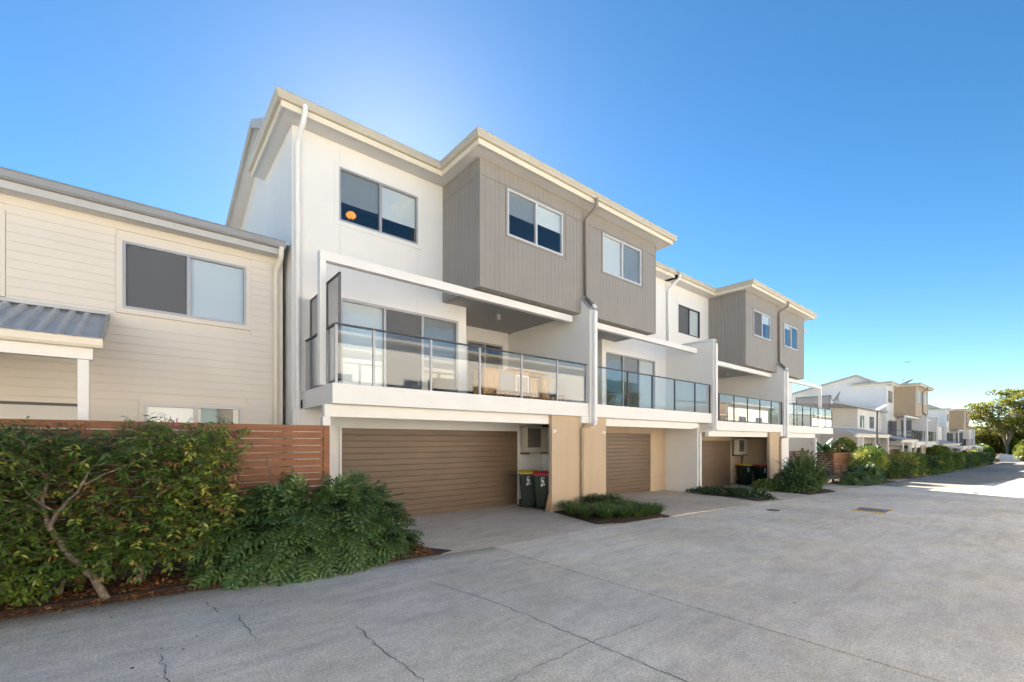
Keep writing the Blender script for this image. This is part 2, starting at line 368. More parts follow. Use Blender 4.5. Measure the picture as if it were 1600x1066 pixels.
ribbon(mb, [(1.3, 2.75), (2.21, 2.73), (3.28, 2.75), (4.3, 2.68)], .009, seed=2, sub=14)
ribbon(mb, [(.59, 6.39), (.66, 5.87)], .012, seed=3)
ribbon(mb, [(1.71, 4.59), (1.68, 3.9), (1.73, 3.14), (1.8, 2.2)], .011, seed=4, sub=12)
ribbon(mb, [(.13, 5.03), (.17, 4.44), (.15, 4.0)], .012, seed=5)
ribbon(mb, [(.82, 5.64), (.85, 4.84)], .011, seed=6)
obj('pavement_crack', mb, CRACKM, kind='structure')

mb = MB(); rs = random.Random(11)
for (x_, y_) in ((.15, 5.2), (.30, 5.05), (-.05, 4.9), (.42, 5.3), (.47, 5.33), (.52, 5.31), (.1, 4.6), (6.4, 3.4), (7.8, 2.2), (5.9, 1.9), (9.2, 4.1), (2.6, 4.1), (6.6, 7.6), (6.9, 8.4), (7.3, 7.2), (11.5, 3.0)):
    n_ = 9; rr = rs.uniform(.008, .022); P_ = [(x_+rr*rs.uniform(.5, 1.2)*math.cos(2*math.pi*i/n_), y_+rr*rs.uniform(.5, 1.2)*math.sin(2*math.pi*i/n_), ground_z(x_)+.003) for i in range(n_)]
    mb.add(P_, [tuple(range(n_))])
obj('oil_spots', mb, CRACKM, kind='structure')
# drain grate with yellow bars
dg = thing('drain_grate', 'steel storm drain grate with worn yellow ends set in the road', 'drain', (16.6, 3.3, ground_z(16.6)))
zz = ground_z(16.6)
obj('grate_pit', MB().box(16.25, 16.95, 2.98, 3.66, zz-.02, zz+.005), BLK, dg)
mb = MB()
for i in range(8): mb.box(16.27+i*.09, 16.31+i*.09, 2.98, 3.66, zz+.006, zz+.014)
for i in range(6): mb.box(16.25, 16.95, 3.02+i*.12, 3.035+i*.12, zz+.008, zz+.016)
obj('grate_bar', mb, mat('grate_steel', (.22, .24, .28), .45, .15, 8, metal=.5), dg)['kind'] = 'stuff'
obj('painted_end', MB().box(16.06, 16.235, 2.93, 3.71, zz-.01, zz+.026), YPAINT, dg)
obj('painted_end', MB().box(16.965, 17.14, 2.93, 3.71, zz-.02, zz+.016), YPAINT, dg)
mb = MB(); c = (13.93, 5.03); n = 20; zz = ground_z(c[0])
mb.prism([(c[0]+.17*math.cos(2*math.pi*i/n), c[1]+.17*math.sin(2*math.pi*i/n)) for i in range(n)], zz-.02, zz+.006)
tag(obj('manhole_cover', mb, mat('rusty_iron', (.11, .07, .05), .8, .3, 20)), 'small round rusty service cover in the middle of the road', 'cover')

# ------------------------------------------------------------------ windows, doors
def window(parent, y, x0, x1, z0, z1, frame=ALU, n=2, blinds=None, fly=(), trim=None, name='window', depth=.07, slider=False, blindmat=None):
    """frame mesh = the window part; panes, blinds are its children. blinds: fraction of height covered per sash"""
    fw = .045 if not slider else .06; mb = MB()
    mb.box(x0, x1, y-.012, y+depth, z1-fw, z1); mb.box(x0, x1, y-.012, y+depth, z0, z0+fw)
    mb.box(x0, x0+fw, y-.012, y+depth, z0+fw, z1-fw); mb.box(x1-fw, x1, y-.012, y+depth, z0+fw, z1-fw)
    wd = (x1-x0-2*fw)/n
    for i in range(1, n):
        c = x0+fw+wd*i; mb.box(c-.03, c+.03, y-.004, y+depth-.005, z0+fw, z1-fw)
    wn = obj(name, mb, frame, parent)
    for i in range(n):
        a, b = x0+fw+wd*i + (.03 if i else 0), x0+fw+wd*(i+1) - (.03 if i < n-1 else 0)
        yy = y + (.03 if i % 2 else .05)
        fl = i in fly
        plank('pane', a, b, yy, yy+.006, z0+fw, z1-fw, GLASS, wn)
        if fl: plank('fly_screen', a+.002, b-.002, yy-.02, yy-.018, z0+fw, z1-fw, FLY, wn)
        if blinds and blinds[i] > 0:
            h = (z1-z0-2*fw)*blinds[i]; bm_ = (blindmat[i] if blindmat else BLINDW)
            plank('roller_blind', a, b, y+.075, y+.082, z1-fw-h, z1-fw, bm_, wn)
    if trim:
        t = .1; mb = MB(); o_ = -.016
        mb.box(x0-t, x1+t, y+o_, y+.02, z1, z1+t); mb.box(x0-t, x1+t, y+o_, y+.02, z0-t, z0); mb.box(x0-t, x0, y+o_, y+.02, z0, z1); mb.box(x1, x1+t, y+o_, y+.02, z0, z1)
        obj('window_trim', mb, trim, wn, .004)
    return wn
def garage_door(parent, y, x0, x1, z0, z1, rib=.147):
    mb = MB(); mb.box(x0, x1, y+.05, y+.07, z0, z1); d = obj('garage_door', mb, BROWN, parent)
    n = round((z1-z0)/rib); h = (z1-z0)/n
    for i in range(n):
        key = ('gd', round(x1-x0, 3), round(h, 3))
        if key not in BOXC:
            w_ = (x1-x0)/2; b = MB(); g = .006
            prof = [(-.012, -h/2), (-.020, -h/2+.008), (-.026, h/2-.012), (-.010, h/2-.004), (-.010, h/2), (.05, h/2), (.05, -h/2)]
            b.prism(prof, -w_, w_, 'x'); BOXC[key] = b.mesh('door_panel', BROWN)
        o = bpy.data.objects.new('door_panel', BOXC[key]); place(o, d, ((x0+x1)/2, y, z0+h*(i+.5)))
    plank('rubber_seal', x0+.01, x1-.01, y-.012, y+.03, z0+.001, z0+.022, BLK, d)
    return d
def numbers(txt, parent, loc, size, m, rot=(R(90), 0, 0), name='number'):
    cu = bpy.data.curves.new(name, 'FONT'); cu.body = txt; cu.size = size; cu.extrude = .002; cu.offset = size*.01
    t = bpy.data.objects.new(name, cu); me = bpy.data.meshes.new_from_object(t); bpy.data.objects.remove(t)
    me.materials.clear(); me.materials.append(m)
    o = bpy.data.objects.new(name, me); COL.objects.link(o); o.rotation_euler = rot
    if parent is not None: o.parent = parent; o.location = Vector(loc) - WP.get(parent.name, Vector((0, 0, 0)))
    else: o.location = loc
    return o

# ------------------------------------------------------------------ townhouse block
def gutter(mb, path_out, z, m=0):
    pass
def eave(parent, segs, zs, ov_soff, name_g='gutter', gm=CREAMG, fm=CREAMF, sm=SOFFIT):
    pass

def balustrade(slab, xs, y, z, h=1.12, side=None, frame=ALU, right_cap=True):
    """posts at xs along y; glass between. side: (x, y0, y1) for a return panel"""
    zt = z + h
    for x in xs: plank('railing_post', x-.022, x+.022, y-.022, y+.022, z, zt-.03, frame, slab)
    plank('handrail', xs[0]-.03, xs[-1]+.03, y-.03, y+.03, zt-.03, zt, DARKM, slab)
    for a, b in zip(xs, xs[1:]): plank('glass_panel', a+.026, b-.026, y-.005, y+.005, z+.06, zt-.035, GLASSB, slab)

def pair_roof(parent, ox, dz, left_end, right_end):
    """flat eaves with fascia and quad gutter that step out round the box"""
    X0 = ox + (2.22 if left_end else 2.40); XL, XR = ox + 5.95, ox + 14.12
    X1 = ox + 17.3 if not right_end else ox + 17.75
    s = 8.72 + dz; t = 8.90 + dz; YB = 13.1; YF, YBX = 9.95, 8.32
    if not left_end: X0 = ox + 2.4
    poly = [(X0, YF), (XL, YF), (XL, YBX), (XR, YBX), (XR, YF), (X1, YF), (X1, YB), (X0, YB)]
    mb = MB()
    mb.prism(poly, s, s+.02)
    obj('soffit', mb, SOFFIT, parent)
    # roof deck
    dp = [(X0+.02, YF+.02), (XL+.02, YF+.02), (XL+.02, YBX+.02), (XR-.02, YBX+.02), (XR-.02, YF+.02), (X1-.02, YF+.02), (X1-.02, YB), (X0+.02, YB)]
    obj('roof_deck', MB().prism(dp, s+.025, t+.03), ROOFM, parent)
    f = MB(); ft = .03
    def fascia(a, b):
        (x0, y0), (x1, y1) = a, b
        if x0 == x1: f.box(x0-ft if XL >= x0 else x0, x0 if XL >= x0 else x0+ft, min(y0, y1), max(y0, y1), s-.03, t)
        else: f.box(x0 - (ft if x0 != X0 else 0), x1 + (ft if x1 == XR else 0), y0-ft, y0, s-.03, t)
    f.box(X0-ft if left_end else X0, XL-ft, YF-ft, YF, s-.03, t)
    f.box(XL-ft, XL, YBX, YF, s-.03, t)
    f.box(XL-ft, XR+ft, YBX-ft, YBX-.0005, s-.03, t)
    f.box(XR, XR+ft, YBX, YF, s-.03, t)
    f.box(XR+ft, X1, YF-ft, YF, s-.03, t)
    if left_end: f.box(X0-ft, X0, YF, YB, s-.03, t)
    if right_end: f.box(X1, X1+ft, YF-ft, YB, s-.03, t)
    obj('fascia', f, CREAMF, parent)
    # gutter: quad profile (outside offset, z)
    prof = [(0, t-.09), (.07, t-.09), (.10, t-.05), (.105, t+.03), (.12, t+.05), (.105, t+.075), (.02, t+.075), (0, t+.05)]
    path = [(X0-ft, YF-ft)] if not left_end else [(X0-ft, YB), (X0-ft, YF-ft)]
    path += [(XL-ft, YF-ft), (XL-ft, YBX-ft), (XR+ft, YBX-ft), (XR+ft, YF-ft), (X1, YF-ft)]
    if right_end: path[-1] = (X1+ft, YF-ft); path.append((X1+ft, YB))
    g = MB(); rings = []
    for i, p in enumerate(path):
        def nrm(a, b): d = Vector((b[0]-a[0], b[1]-a[1])).normalized(); return Vector((d.y, -d.x))
        n1 = nrm(path[i-1], p) if i else None; n2 = nrm(p, path[i+1]) if i < len(path)-1 else None
        n = n1 if n2 is None else n2 if n1 is None else (n1 + n2) / (1 + n1.dot(n2))
        rings.append([(p[0]+n.x*o_, p[1]+n.y*o_, zz_) for o_, zz_ in prof])
    k = len(prof); vs = [q for r_ in rings for q in r_]; fs = []
    for i in range(len(path)-1):
        for j in range(k): fs.append((i*k+j, (i+1)*k+j, (i+1)*k+(j+1) % k, i*k+(j+1) % k))
    fs += [tuple(range(k)), tuple(range((len(path)-1)*k, len(path)*k))[::-1]]
    g.add(vs, fs); obj('gutter', g, CREAMG, parent, .004)

def cladding(parent, x0, x1, y, z0, z1, joint, holes, step=.15):
    """vertical grooved boards as real geometry on the front face"""
    mb = MB(); n = round((x1-x0)/step); w_ = (x1-x0)/n
    for i in range(n):
        a, b = x0+i*w_+.0025, x0+(i+1)*w_-.0025
        segs = [(z0, joint-.006), (joint+.006, z1)]
        for h in holes:
            if a < h[1] and b > h[0]:
                ns = []
                for (c, d) in segs:
                    if d <= h[2] or c >= h[3]: ns.append((c, d)); continue
                    if c < h[2]: ns.append((c, h[2]))
                    if d > h[3]: ns.append((h[3], d))
                segs = ns
        for c, d in segs: mb.box(a, b, y-.014, y-.0005, c, d)
    return obj('cladding_boards', mb, TAUPE, parent, kind='stuff')

def block(name, label, ox, dz, pairs, detail=True, tanbox=False, left=True, group=None, last_open=False):
    root = thing(name, label, 'townhouses', (ox + 2.5, 10.4, ground_z(ox)), group)
    for k in range(pairs):
        o = ox + 14.68*k; d = dz - (.27*k if detail else 0)
        zr = 8.72 + dz   # roof level shared
        first, last = k == 0, k == pairs-1
        open_end = last and last_open
        c = o + 9.97; R2 = lambda x: o + 19.94 - x
        # --- upper facade walls (white) with windows
        wl = (o+3.5, o+5.5, 6.96+d, 8.20+d); wr = (o+17.94, o+19.96, 6.96+d, 8.2+d)
        mb = MB(); sl = (o+3.53, o+6.74, 2.98+d, 5.21+d)
        gw = [(o+3.52, o+8.8, -.2+d, 2.2+d)] if first and detail else [(o+3.2, o+8.35, -.2+d, 2.2+d)]
        gcol = WHITE if first else TAN
        wall_y(mb, o+2.5, o+7.0, 10.4, 10.6, 2.8+d, 8.72+dz, [sl, wl])
        wall_y(mb, o+6.25, o+7.0, 10.4, 10.6, 5.65+d, 8.7+dz, [])
        sr = (o+13.15, o+16.4, 2.98+d, 5.21+d)
        wall_y(mb, o+12.94, o+17.18, 10.4, 10.6, 2.8+d, 5.9+d, [sr])
        wall_y(mb, o+13.5, o+17.18, 10.4, 10.6, 5.9+d, 8.72+dz, [])
        # recess side walls, back wall
        bd = (o+8.1, o+9.6, 2.98+d, 5.18+d); bd2 = (R2(o+9.6)-0, R2(o+8.1)-0, 2.98+d, 5.18+d)
        mb.box(o+6.8, o+7.0, 10.6, 12.0, 2.8+d, 5.7+d); mb.box(o+12.94, o+13.14, 10.6, 12.0, 2.8+d, 5.7+d)
        wall_y(mb, o+6.8, o+9.85, 12.0, 12.2, 2.8+d, 5.7+d, [bd]); wall_y(mb, o+10.09, o+13.14, 12.0, 12.2, 2.8+d, 5.7+d, [(o+10.3, o+11.8, 2.98+d, 5.18+d)])
        if not (open_end):
            mb.box(o+17.18, o+17.36, 8.36, 10.6, 2.3+d, 5.83+d)     # fin wall right
        mb.box(o+17.18, o+17.36, 10.6, 20, 2.3+d, 8.7+dz)
        # fin between the two homes, sloped top
        mb.prism([(8.36, 2.3+d), (12.0, 2.3+d), (12.0, 5.6+d), (8.72, 6.0+d), (8.64, 6.0+d), (8.36, 5.66+d)], o+9.86, o+10.09, 'x')
        obj('wall', mb, WHITE, root, .006)
        fl = MB(); fl.prism([(8.33, 5.665+d), (8.34, 5.72+d), (8.66, 6.07+d), (8.69, 6.0+d)], o+9.84, o+10.11, 'x'); obj('flashing', fl, ALU, root)
        # dwelling side wall, back wall, floors
        mb = MB()
        if first:
            mb.prism([(10.6, -.3+dz), (10.6, 8.715+dz), (11.15, 9.0+dz), (12.7, 9.83+dz), (20, 8.0+dz), (20, -.3+dz-1)], o+2.5, o+2.68, 'x')
        mb.box(o+2.68, o+17.18, 19.8, 20, -1+dz, 8.0+dz)
        obj('side_wall', mb, WHITE, root)
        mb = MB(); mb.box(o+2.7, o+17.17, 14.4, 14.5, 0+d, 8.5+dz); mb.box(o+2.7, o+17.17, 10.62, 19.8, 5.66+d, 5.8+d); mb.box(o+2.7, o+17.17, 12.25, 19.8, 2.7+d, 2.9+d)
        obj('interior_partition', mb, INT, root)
        # --- rear roof
        mb = MB(); x_l, x_r = (o+2.13 if first else o+2.4), (o+17.3 if not last else o+17.8)
        mb.prism([(12.72, 9.86+dz), (20.6, 7.98+dz), (20.6, 8.06+dz), (12.72, 9.95+dz), (10.95, 9.0+dz), (10.95, 8.92+dz)], x_l, x_r, 'x')
        obj('rear_roof', mb, ROOFM, root)
        if first:
            mb = MB(); mb.prism([(12.72, 9.72+dz), (20.6, 7.83+dz), (20.6, 8.0+dz), (12.72, 9.88+dz), (11.0, 8.97+dz), (11.3, 8.94+dz)], o+2.10, o+2.14, 'x')
            obj('barge_board', mb, CREAMG, root)
            mb = MB(); mb.prism([(11.0, 8.925+dz), (12.72, 9.79+dz), (20.4, 7.93+dz), (20.4, 7.95+dz), (12.72, 9.81+dz), (11.0, 8.945+dz)], o+2.14, o+2.5, 'x'); obj('verge_soffit', mb, SOFFIT, root)
        mb = MB(); mb.box(o+2.7, o+17.17, 12.7, 12.8, 8.93+dz, 9.7+dz); obj('ridge_wall', mb, WHITE, root)
        pair_roof(root, o, dz, first, last)
        # --- box
        bz0, bz1 = 5.62+d, 8.715+dz
        bw1 = (o+7.02, o+9.18, 7.0+d+.0, 8.34+d); bw2 = (o+10.78, o+12.94, 7.0+d, 8.34+d)
        win = [(o+7.10, o+9.10, 7.09+d, 8.27+d), (o+10.86, o+12.86, 7.09+d, 8.27+d)]
        mb = MB(); wall_y(mb, o+6.25, o+13.7, 8.708 if not tanbox else 8.702, 8.80, bz0, bz1, win)
        mb.box(o+6.25, o+6.40, 8.80, 10.4, bz0, bz1); mb.box(o+13.55, o+13.7, 8.80, 10.4, bz0, bz1)
        boxm = mat('tan_cladding_paint', (.47, .36, .24), .6, .05, 1.5) if tanbox else TAUPE
        bo = obj('upper_box', mb, boxm, root)
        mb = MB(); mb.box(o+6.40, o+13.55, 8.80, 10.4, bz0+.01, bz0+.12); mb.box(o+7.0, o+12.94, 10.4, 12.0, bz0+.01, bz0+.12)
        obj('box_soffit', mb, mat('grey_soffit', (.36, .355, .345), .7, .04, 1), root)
        if not tanbox:
            cladding(root, o+6.25, o+13.7, 8.7085+.0055-.0055, bz0, bz1-.03, 8.30+d, [bw1, bw2])
            mb = MB(); n = 11; wy = (10.4-8.70)/n
            for i in range(n):
                for z0_, z1_ in ((bz0, 8.294+d), (8.306+d, bz1-.03)): mb.box(o+6.236, o+6.2495, 8.70+i*wy+.004, 8.70+(i+1)*wy-.004, z0_, z1_)
            obj('cladding_boards', mb, TAUPE, root, kind='stuff')
        bl = [((.5, .45), (BLINDG, BLINDW), ()), ((1, 1), (BLINDW, BLINDG), ())][0:2] if k == 0 else [((0, .35), (BLINDG, BLINDW), (0,)), ((.15, 0), (BLINDW, BLINDG), ())]
        for q, wn in enumerate(win):
            ww = window(root, 8.70, wn[0], wn[1], wn[2], wn[3], ALUL, 2, bl[q][0], bl[q][2], None, blindmat=bl[q][1])
            t = .055; mb = MB(); x0, x1, z0, z1 = wn
            mb.box(x0-t, x1+t, 8.686, 8.71, z1, z1+t); mb.box(x0-t, x1+t, 8.686, 8.71, z0-t, z0); mb.box(x0-t, x0, 8.686, 8.71, z0, z1); mb.box(x1, x1+t, 8.686, 8.71, z0, z1)
            obj('window_trim', mb, boxm, ww, .004)
        obj('corner_trim', MB().box(o+6.232, o+6.27, 8.682, 8.70, bz0, bz1-.03).box(o+13.68, o+13.718, 8.682, 8.70, bz0, bz1-.03), boxm, root)
        # --- facade windows
        if first:
            window(root, 10.4, o+3.5, o+5.5, 6.96+d, 8.20+d, ALU, 2, (.62, .66), (), WHITE, blindmat=(BLINDG, BLINDW))
        else:
            pass
        if not last:   # window of the next home sits just past this pair
            pass
        if not first:
            window(root, 10.4, o+3.5, o+5.4, 6.96+d, 8.20+d, DARKM, 2, (0, 1), (0,), WHITE, blindmat=(BLINDG, BLINDW))
        window(root, 10.42, o+3.53, o+6.74, 2.98+d, 5.21+d, ALU, 3, (1, .62, .62) if first else (.3, .3, .3), (1,) if first else (), None, 'sliding_door', slider=True, blindmat=(BLINDW, BLINDG, BLINDG))
        window(root, 10.42, o+13.15, o+16.4, 2.98+d, 5.21+d, ALU, 3, (.45, .45, 1), (), None, 'sliding_door', slider=True, blindmat=(BLINDG, BLINDG, BLINDW))
        window(root, 12.02, o+8.1, o+9.6, 2.98+d, 5.18+d, ALU, 2, (0, 0), (0,), None, 'sliding_door', slider=True)
        window(root, 12.02, o+10.3, o+11.8, 2.98+d, 5.18+d, ALU, 2, (0, 0), (0,), None, 'sliding_door', slider=True)
        plank('ceiling_light', o+8.02, o+8.14, 10.3, 10.42, 5.46+d, bz0+.008, ALU, root)
        # --- balconies
        zs = 2.98+d
        s1 = obj('balcony', MB().box(o+2.71 if first else o+2.90, o+9.85, 8.4, 10.395, 2.60+d, zs), WHITE2, root, .01)
        x2 = o+17.17 if not open_end else o+17.9
        s2 = obj('balcony', MB().box(o+10.10, x2, 8.4, 10.395, 2.60+d, zs), WHITE2, root, .01)
        if k == 0 and detail:
            balustrade(s1, [2.79, 3.51, 4.78, 6.06, 7.35, 8.62, 9.80], 8.45, zs)
            balustrade(s2, [10.2, 11.77, 13.13, 14.53, 15.95, 17.1], 8.45, zs, frame=DARKM)
        else:
            balustrade(s1, list(np.linspace(o+3.2 if not first else o+2.8, o+9.8, 6)), 8.45, zs, frame=DARKM)
            balustrade(s2, list(np.linspace(o+10.2, x2-.07, 7 if open_end else 6)), 8.45, zs, frame=DARKM)
        if first:   # side return of the railing + privacy screens
            for y_ in (8.95, 9.40, 10.33): plank('railing_post', o+2.768, o+2.812, y_-.022, y_+.022, zs, zs+1.09, ALU, s1)
            plank('handrail', o+2.76, o+2.82, 8.481, 10.38, zs+1.09, zs+1.12, DARKM, s1)
            for a, b in ((8.49, 8.92), (8.98, 9.37), (9.43, 10.30)): plank('glass_panel', o+2.785, o+2.795, a, b, zs+.06, zs+1.085, GLASSB, s1)
        if open_end:
            xx = x2-.07
            plank('handrail', xx-.03, xx+.03, 8.481, 10.38, zs+1.09, zs+1.12, DARKM, s2)
            for y_ in (9.4, 10.33): plank('railing_post', xx-.022, xx+.022, y_-.022, y_+.022, zs, zs+1.09, DARKM, s2)
            for a, b in ((8.48, 9.37), (9.43, 10.3)): plank('glass_panel', xx-.005, xx+.005, a, b, zs+.06, zs+1.08, GLASSB, s2)
        def screen(x, y0, y1, z0, z1):
            mb = MB(); mb.box(x-.02, x+.02, y0, y0+.035, z0, z1); mb.box(x-.02, x+.02, y1-.035, y1, z0, z1); mb.box(x-.02, x+.02, y0, y1, z1-.035, z1); mb.box(x-.02, x+.02, y0, y1, z0, z0+.035)
            s_ = obj('privacy_screen', mb, SCREENM, root); sl_ = MB(); n = int((z1-z0)/.034)
            for i in range(n): sl_.prism([(x-.013, z0+.034*i+.002), (x+.013, z0+.034*i+.018), (x+.013, z0+.034*i+.031), (x-.013, z0+.034*i+.014)], y0+.035, y1-.035, 'y')
            q = obj('louvre_blades', sl_, SCREENM, s_, kind='stuff')
        if first: screen(o+2.88, 8.50, 9.27, zs+.06, zs+2.1); screen(o+2.88, 9.62, 10.37, zs+.06, zs+2.02)
        if open_end: screen(x2-.14, 8.5, 10.37, zs+1.16, zs+2.0)
        # --- pergola beams
        mb = MB(); mb.box(o+2.63 if first else o+2.95, o+9.70, 8.88, 9.04, 5.38+d, 5.565+d)
        if first: mb.box(o+2.63, o+2.75, 8.881, 9.039, zs+.002, 5.379+d)
        obj('pergola_beam', mb, WHITE2, root, .008)
        mb = MB(); mb.box(o+10.10, o+16.95 if not open_end else o+17.5, 8.88, 9.04, 5.38+d, 5.565+d)
        if open_end: mb.box(o+17.38, o+17.5, 8.881, 9.039, zs+.002, 5.379+d)
        obj('pergola_beam', mb, WHITE2, root, .008)
        # --- ground floor
        if first: ga = (o+3.52, o+8.8); gb = (o+11.0, o+15.85)
        else: ga = (o+3.52, o+8.35); gb = (o+11.0, o+15.85)
        z0 = ground_z(o+8) + 0.0; z0b = ground_z(o+14)
        mb = MB(); wall_y(mb, o+2.5, o+9.86, 10.3, 10.39, z0-.3, 2.6+d, [(ga[0], ga[1], z0-.3, 2.2+d)]); mb.box(o+9.86, o+9.98, 8.62, 10.39, z0-.3, 2.6+d)
        mb.box(o+2.5, o+2.68, 10.4, 10.6, z0-.3, 2.8+d)
        obj('garage_wall', mb, gcol, root)
        garage_door(root, 10.33, ga[0], ga[1], z0, 2.2+d)
        mb = MB(); mb.box(ga[0]-.05, ga[0], 10.27, 10.3, z0, 2.25+d); mb.box(ga[1], ga[1]+.05, 10.27, 10.3, z0, 2.25+d); mb.box(ga[0], ga[1], 10.27, 10.3, 2.2+d, 2.25+d)
        obj('door_frame', mb, gcol, root)
        mb = MB(); mb.box(o+2.63, o+8.46, 8.6, 8.75, 2.36+d, 2.598+d)
        if first: mb.box(o+2.60, o+2.74, 8.601, 8.749, z0, 2.36+d)
        obj('garage_lintel', mb, WHITE2, root, .006)
        obj('pillar_wall', MB().box(o+8.47, o+(9.95 if open_end else 10.77), 8.5, 8.62, z0-.3, 2.598+d), TAN, root, .006)
        if not open_end:
            mb = MB(); wall_y(mb, o+9.99, o+17.0, 10.3, 10.39, z0b-.4, 2.6+d, [(gb[0], gb[1], z0b-.4, 2.2+d)])
            obj('garage_wall', mb, TAN, root); garage_door(root, 10.33, gb[0], gb[1], z0b, 2.2+d)
            mb = MB(); mb.box(gb[0]-.05, gb[0], 10.27, 10.3, z0b, 2.25+d); mb.box(gb[1], gb[1]+.05, 10.27, 10.3, z0b, 2.25+d); mb.box(gb[0], gb[1], 10.27, 10.3, 2.2+d, 2.25+d)
            obj('door_frame', mb, TAN, root)
            mb = MB(); mb.prism([(o+10.78, 2.36+d), (o+16.0, 2.36+d), (o+16.5, 2.42+d), (o+16.5, 2.598+d), (o+10.78, 2.598+d)], 8.6, 8.75, 'y'); obj('garage_lintel', mb, WHITE2, root, .006)
            obj('pier_wall', MB().box(o+17.0, o+17.2, 8.9, 10.6, z0b-.5, 2.599+d), WHITE, root, .006)
        else:
            # open patio under the end home: back wall with sliding window
            wn = (o+13.2, o+15.4, .95+d, 2.2+d)
            mb = MB(); wall_y(mb, o+9.96, o+17.5, 11.4, 11.55, z0b-.5, 2.6+d, [wn]); obj('patio_wall', mb, mat('cream_render', (.66, .56, .42), .8, .05, 1), root)
            window(root, 11.4, *wn[:2], wn[2], wn[3], ALU, 2, (0, 0), ())
            obj('patio_fin', MB().box(o+9.96, o+10.9, 8.5, 8.62, z0b-.4, 2.598+d), WHITE, root, .006)
            obj('patio_beam', MB().box(o+10.91, o+15.3, 8.6, 8.75, 2.36+d, 2.598+d), WHITE2, root)
            obj('patio_post', MB().box(o+15.05, o+15.2, 8.5, 8.65, z0b-.5, 2.36+d), WHITE2, root)
        # --- downpipes
        def pipe(nm, pts, r_, m_, brackets=()):
            mb = MB(); mb.tube(pts, r_, 12); p_ = obj(nm, mb, m_, root)
            if brackets:
                b_ = MB()
                for (x_, y_, z_) in brackets: b_.tube([(x_, y_, z_-.012), (x_, y_, z_+.012)], r_+.006, 12)
                obj('pipe_bracket', b_, m_, p_)
        # box pipe: from gutter, back to the wall, down, kink along the fin
        cx = o+9.985
        pipe('upper_downpipe', [(cx, 8.22, 8.82+dz), (cx, 8.22, 8.62+dz), (cx, 8.27, 8.56+dz), (cx, 8.55, 8.42+dz), (cx, 8.62, 8.34+dz), (cx, 8.62, 6.14+d), (cx, 8.60, 6.08+d), (cx, 8.31, 5.78+d)], .048, TAUPEP)
        pipe('downpipe', [(cx, 8.33, 5.80+d), (cx, 8.27, 5.72+d), (cx, 8.26, 5.6+d), (cx, 8.26, 2.5+d), (cx, 8.265, 2.42+d), (cx-.04, 8.29, 2.36+d)], .056, PIPEW, [(cx, 8.26, 5.0+d), (cx, 8.26, 2.9+d)])
        pipe('lower_downpipe', [(cx-.02, 8.28, 2.37+d), (cx-.3, 8.40, 2.34+d), (cx-.36, 8.43, 2.26+d), (cx-.36, 8.44, z0+.02)], .044, TANP)
        obj('pipe_box', MB().box(o+9.55, o+10.05, 8.40, 8.499, 2.42+d, 2.596+d), WHITE2, root)
        if first:
            pipe('corner_downpipe', [(o+2.62, 9.82, 8.84+dz), (o+2.62, 9.82, 8.70+dz), (o+2.61, 9.88, 8.58+dz), (o+2.60, 10.20, 8.38+dz), (o+2.60, 10.32, 8.28+dz), (o+2.60, 10.33, z0)], .05, PIPEW, [(o+2.60, 10.33, 6.4+d), (o+2.60, 10.33, 4.4+d), (o+2.60, 10.33, 2.4+d)])
        if not open_end:
            px_ = o+17.27
            pipe('fin_downpipe', [(px_, 9.82, 8.84+dz), (px_, 9.82, 8.7+dz), (px_, 10.28, 8.4+dz), (px_, 10.33, 8.3+dz), (px_, 10.33, 6.0+d), (px_, 10.27, 5.89+d), (px_, 8.38, 5.88+d), (px_, 8.30, 5.84+d), (px_, 8.27, 5.7+d), (px_, 8.27, 2.5+d), (px_-.02, 8.33, 2.36+d), (px_-.12, 8.80, 2.30+d), (px_-.14, 8.85, 2.2+d), (px_-.14, 8.85, z0b)], .052, PIPEW, [(px_, 8.27, 5.0+d), (px_, 8.27, 2.9+d)])
    return root
A = block('townhouse_block', 'nearest three storey white and taupe townhouse block with glass balconies over brown garages', 0, 0, 2, True, last_open=True)
numbers('89', A, (8.52, 8.496, 2.12), .13, NUMW); numbers('88', A, (10.60, 8.496, 2.12), .13, NUMW)
B = block('townhouse_block', 'further white townhouse block with tan upper box, past the low white house', 55.0, -1.12, 1, False, tanbox=True)
C_ = block('townhouse_block', 'farthest townhouse block with tan box, beside the big tree', 96.3, -1.85, 1, False, tanbox=True)

# orange lamp glowing behind the upper left window
mb = MB(); n = 14
for i in range(5):
    pass
lampm, t_, b_, o_ = nmat('glowing_orange_shade'); b_.inputs['Base Color'].default_value = (.9, .4, .05, 1); b_.inputs['Emission Color'].default_value = (1, .33, .02, 1); b_.inputs['Emission Strength'].default_value = .28
lt = thing('table_lamp', 'glowing orange lamp seen through the top left window', 'lamp', (4.03, 11.1, 6.9))
prof = [(.02, 7.45), (.08, 7.46), (.12, 7.50), (.12, 7.54), (.08, 7.59), (.02, 7.60)]
vs = [(4.03 + r_*math.cos(2*math.pi*j/n), 11.1 + r_*math.sin(2*math.pi*j/n), z_) for r_, z_ in prof for j in range(n)]
mb.add(vs, [(i*n+j, i*n+(j+1) % n, (i+1)*n+(j+1) % n, (i+1)*n+j) for i in range(len(prof)-1) for j in range(n)], smooth=True)
obj('lamp_shade', mb, lampm, lt); obj('lamp_stem', MB().tube([(4.03, 11.1, 6.9), (4.03, 11.1, 7.46)], .015, 8), DARKM, lt)
mb = MB(); mb.box(3.6, 4.4, 10.95, 11.3, 6.82, 6.9); mb.box(3.62, 3.68, 10.97, 11.28, 5.82, 6.82); mb.box(4.32, 4.38, 10.97, 11.28, 5.82, 6.82)
tag(obj('side_table', mb, DWOOD), 'small dark table under the orange lamp inside the top left window', 'table')

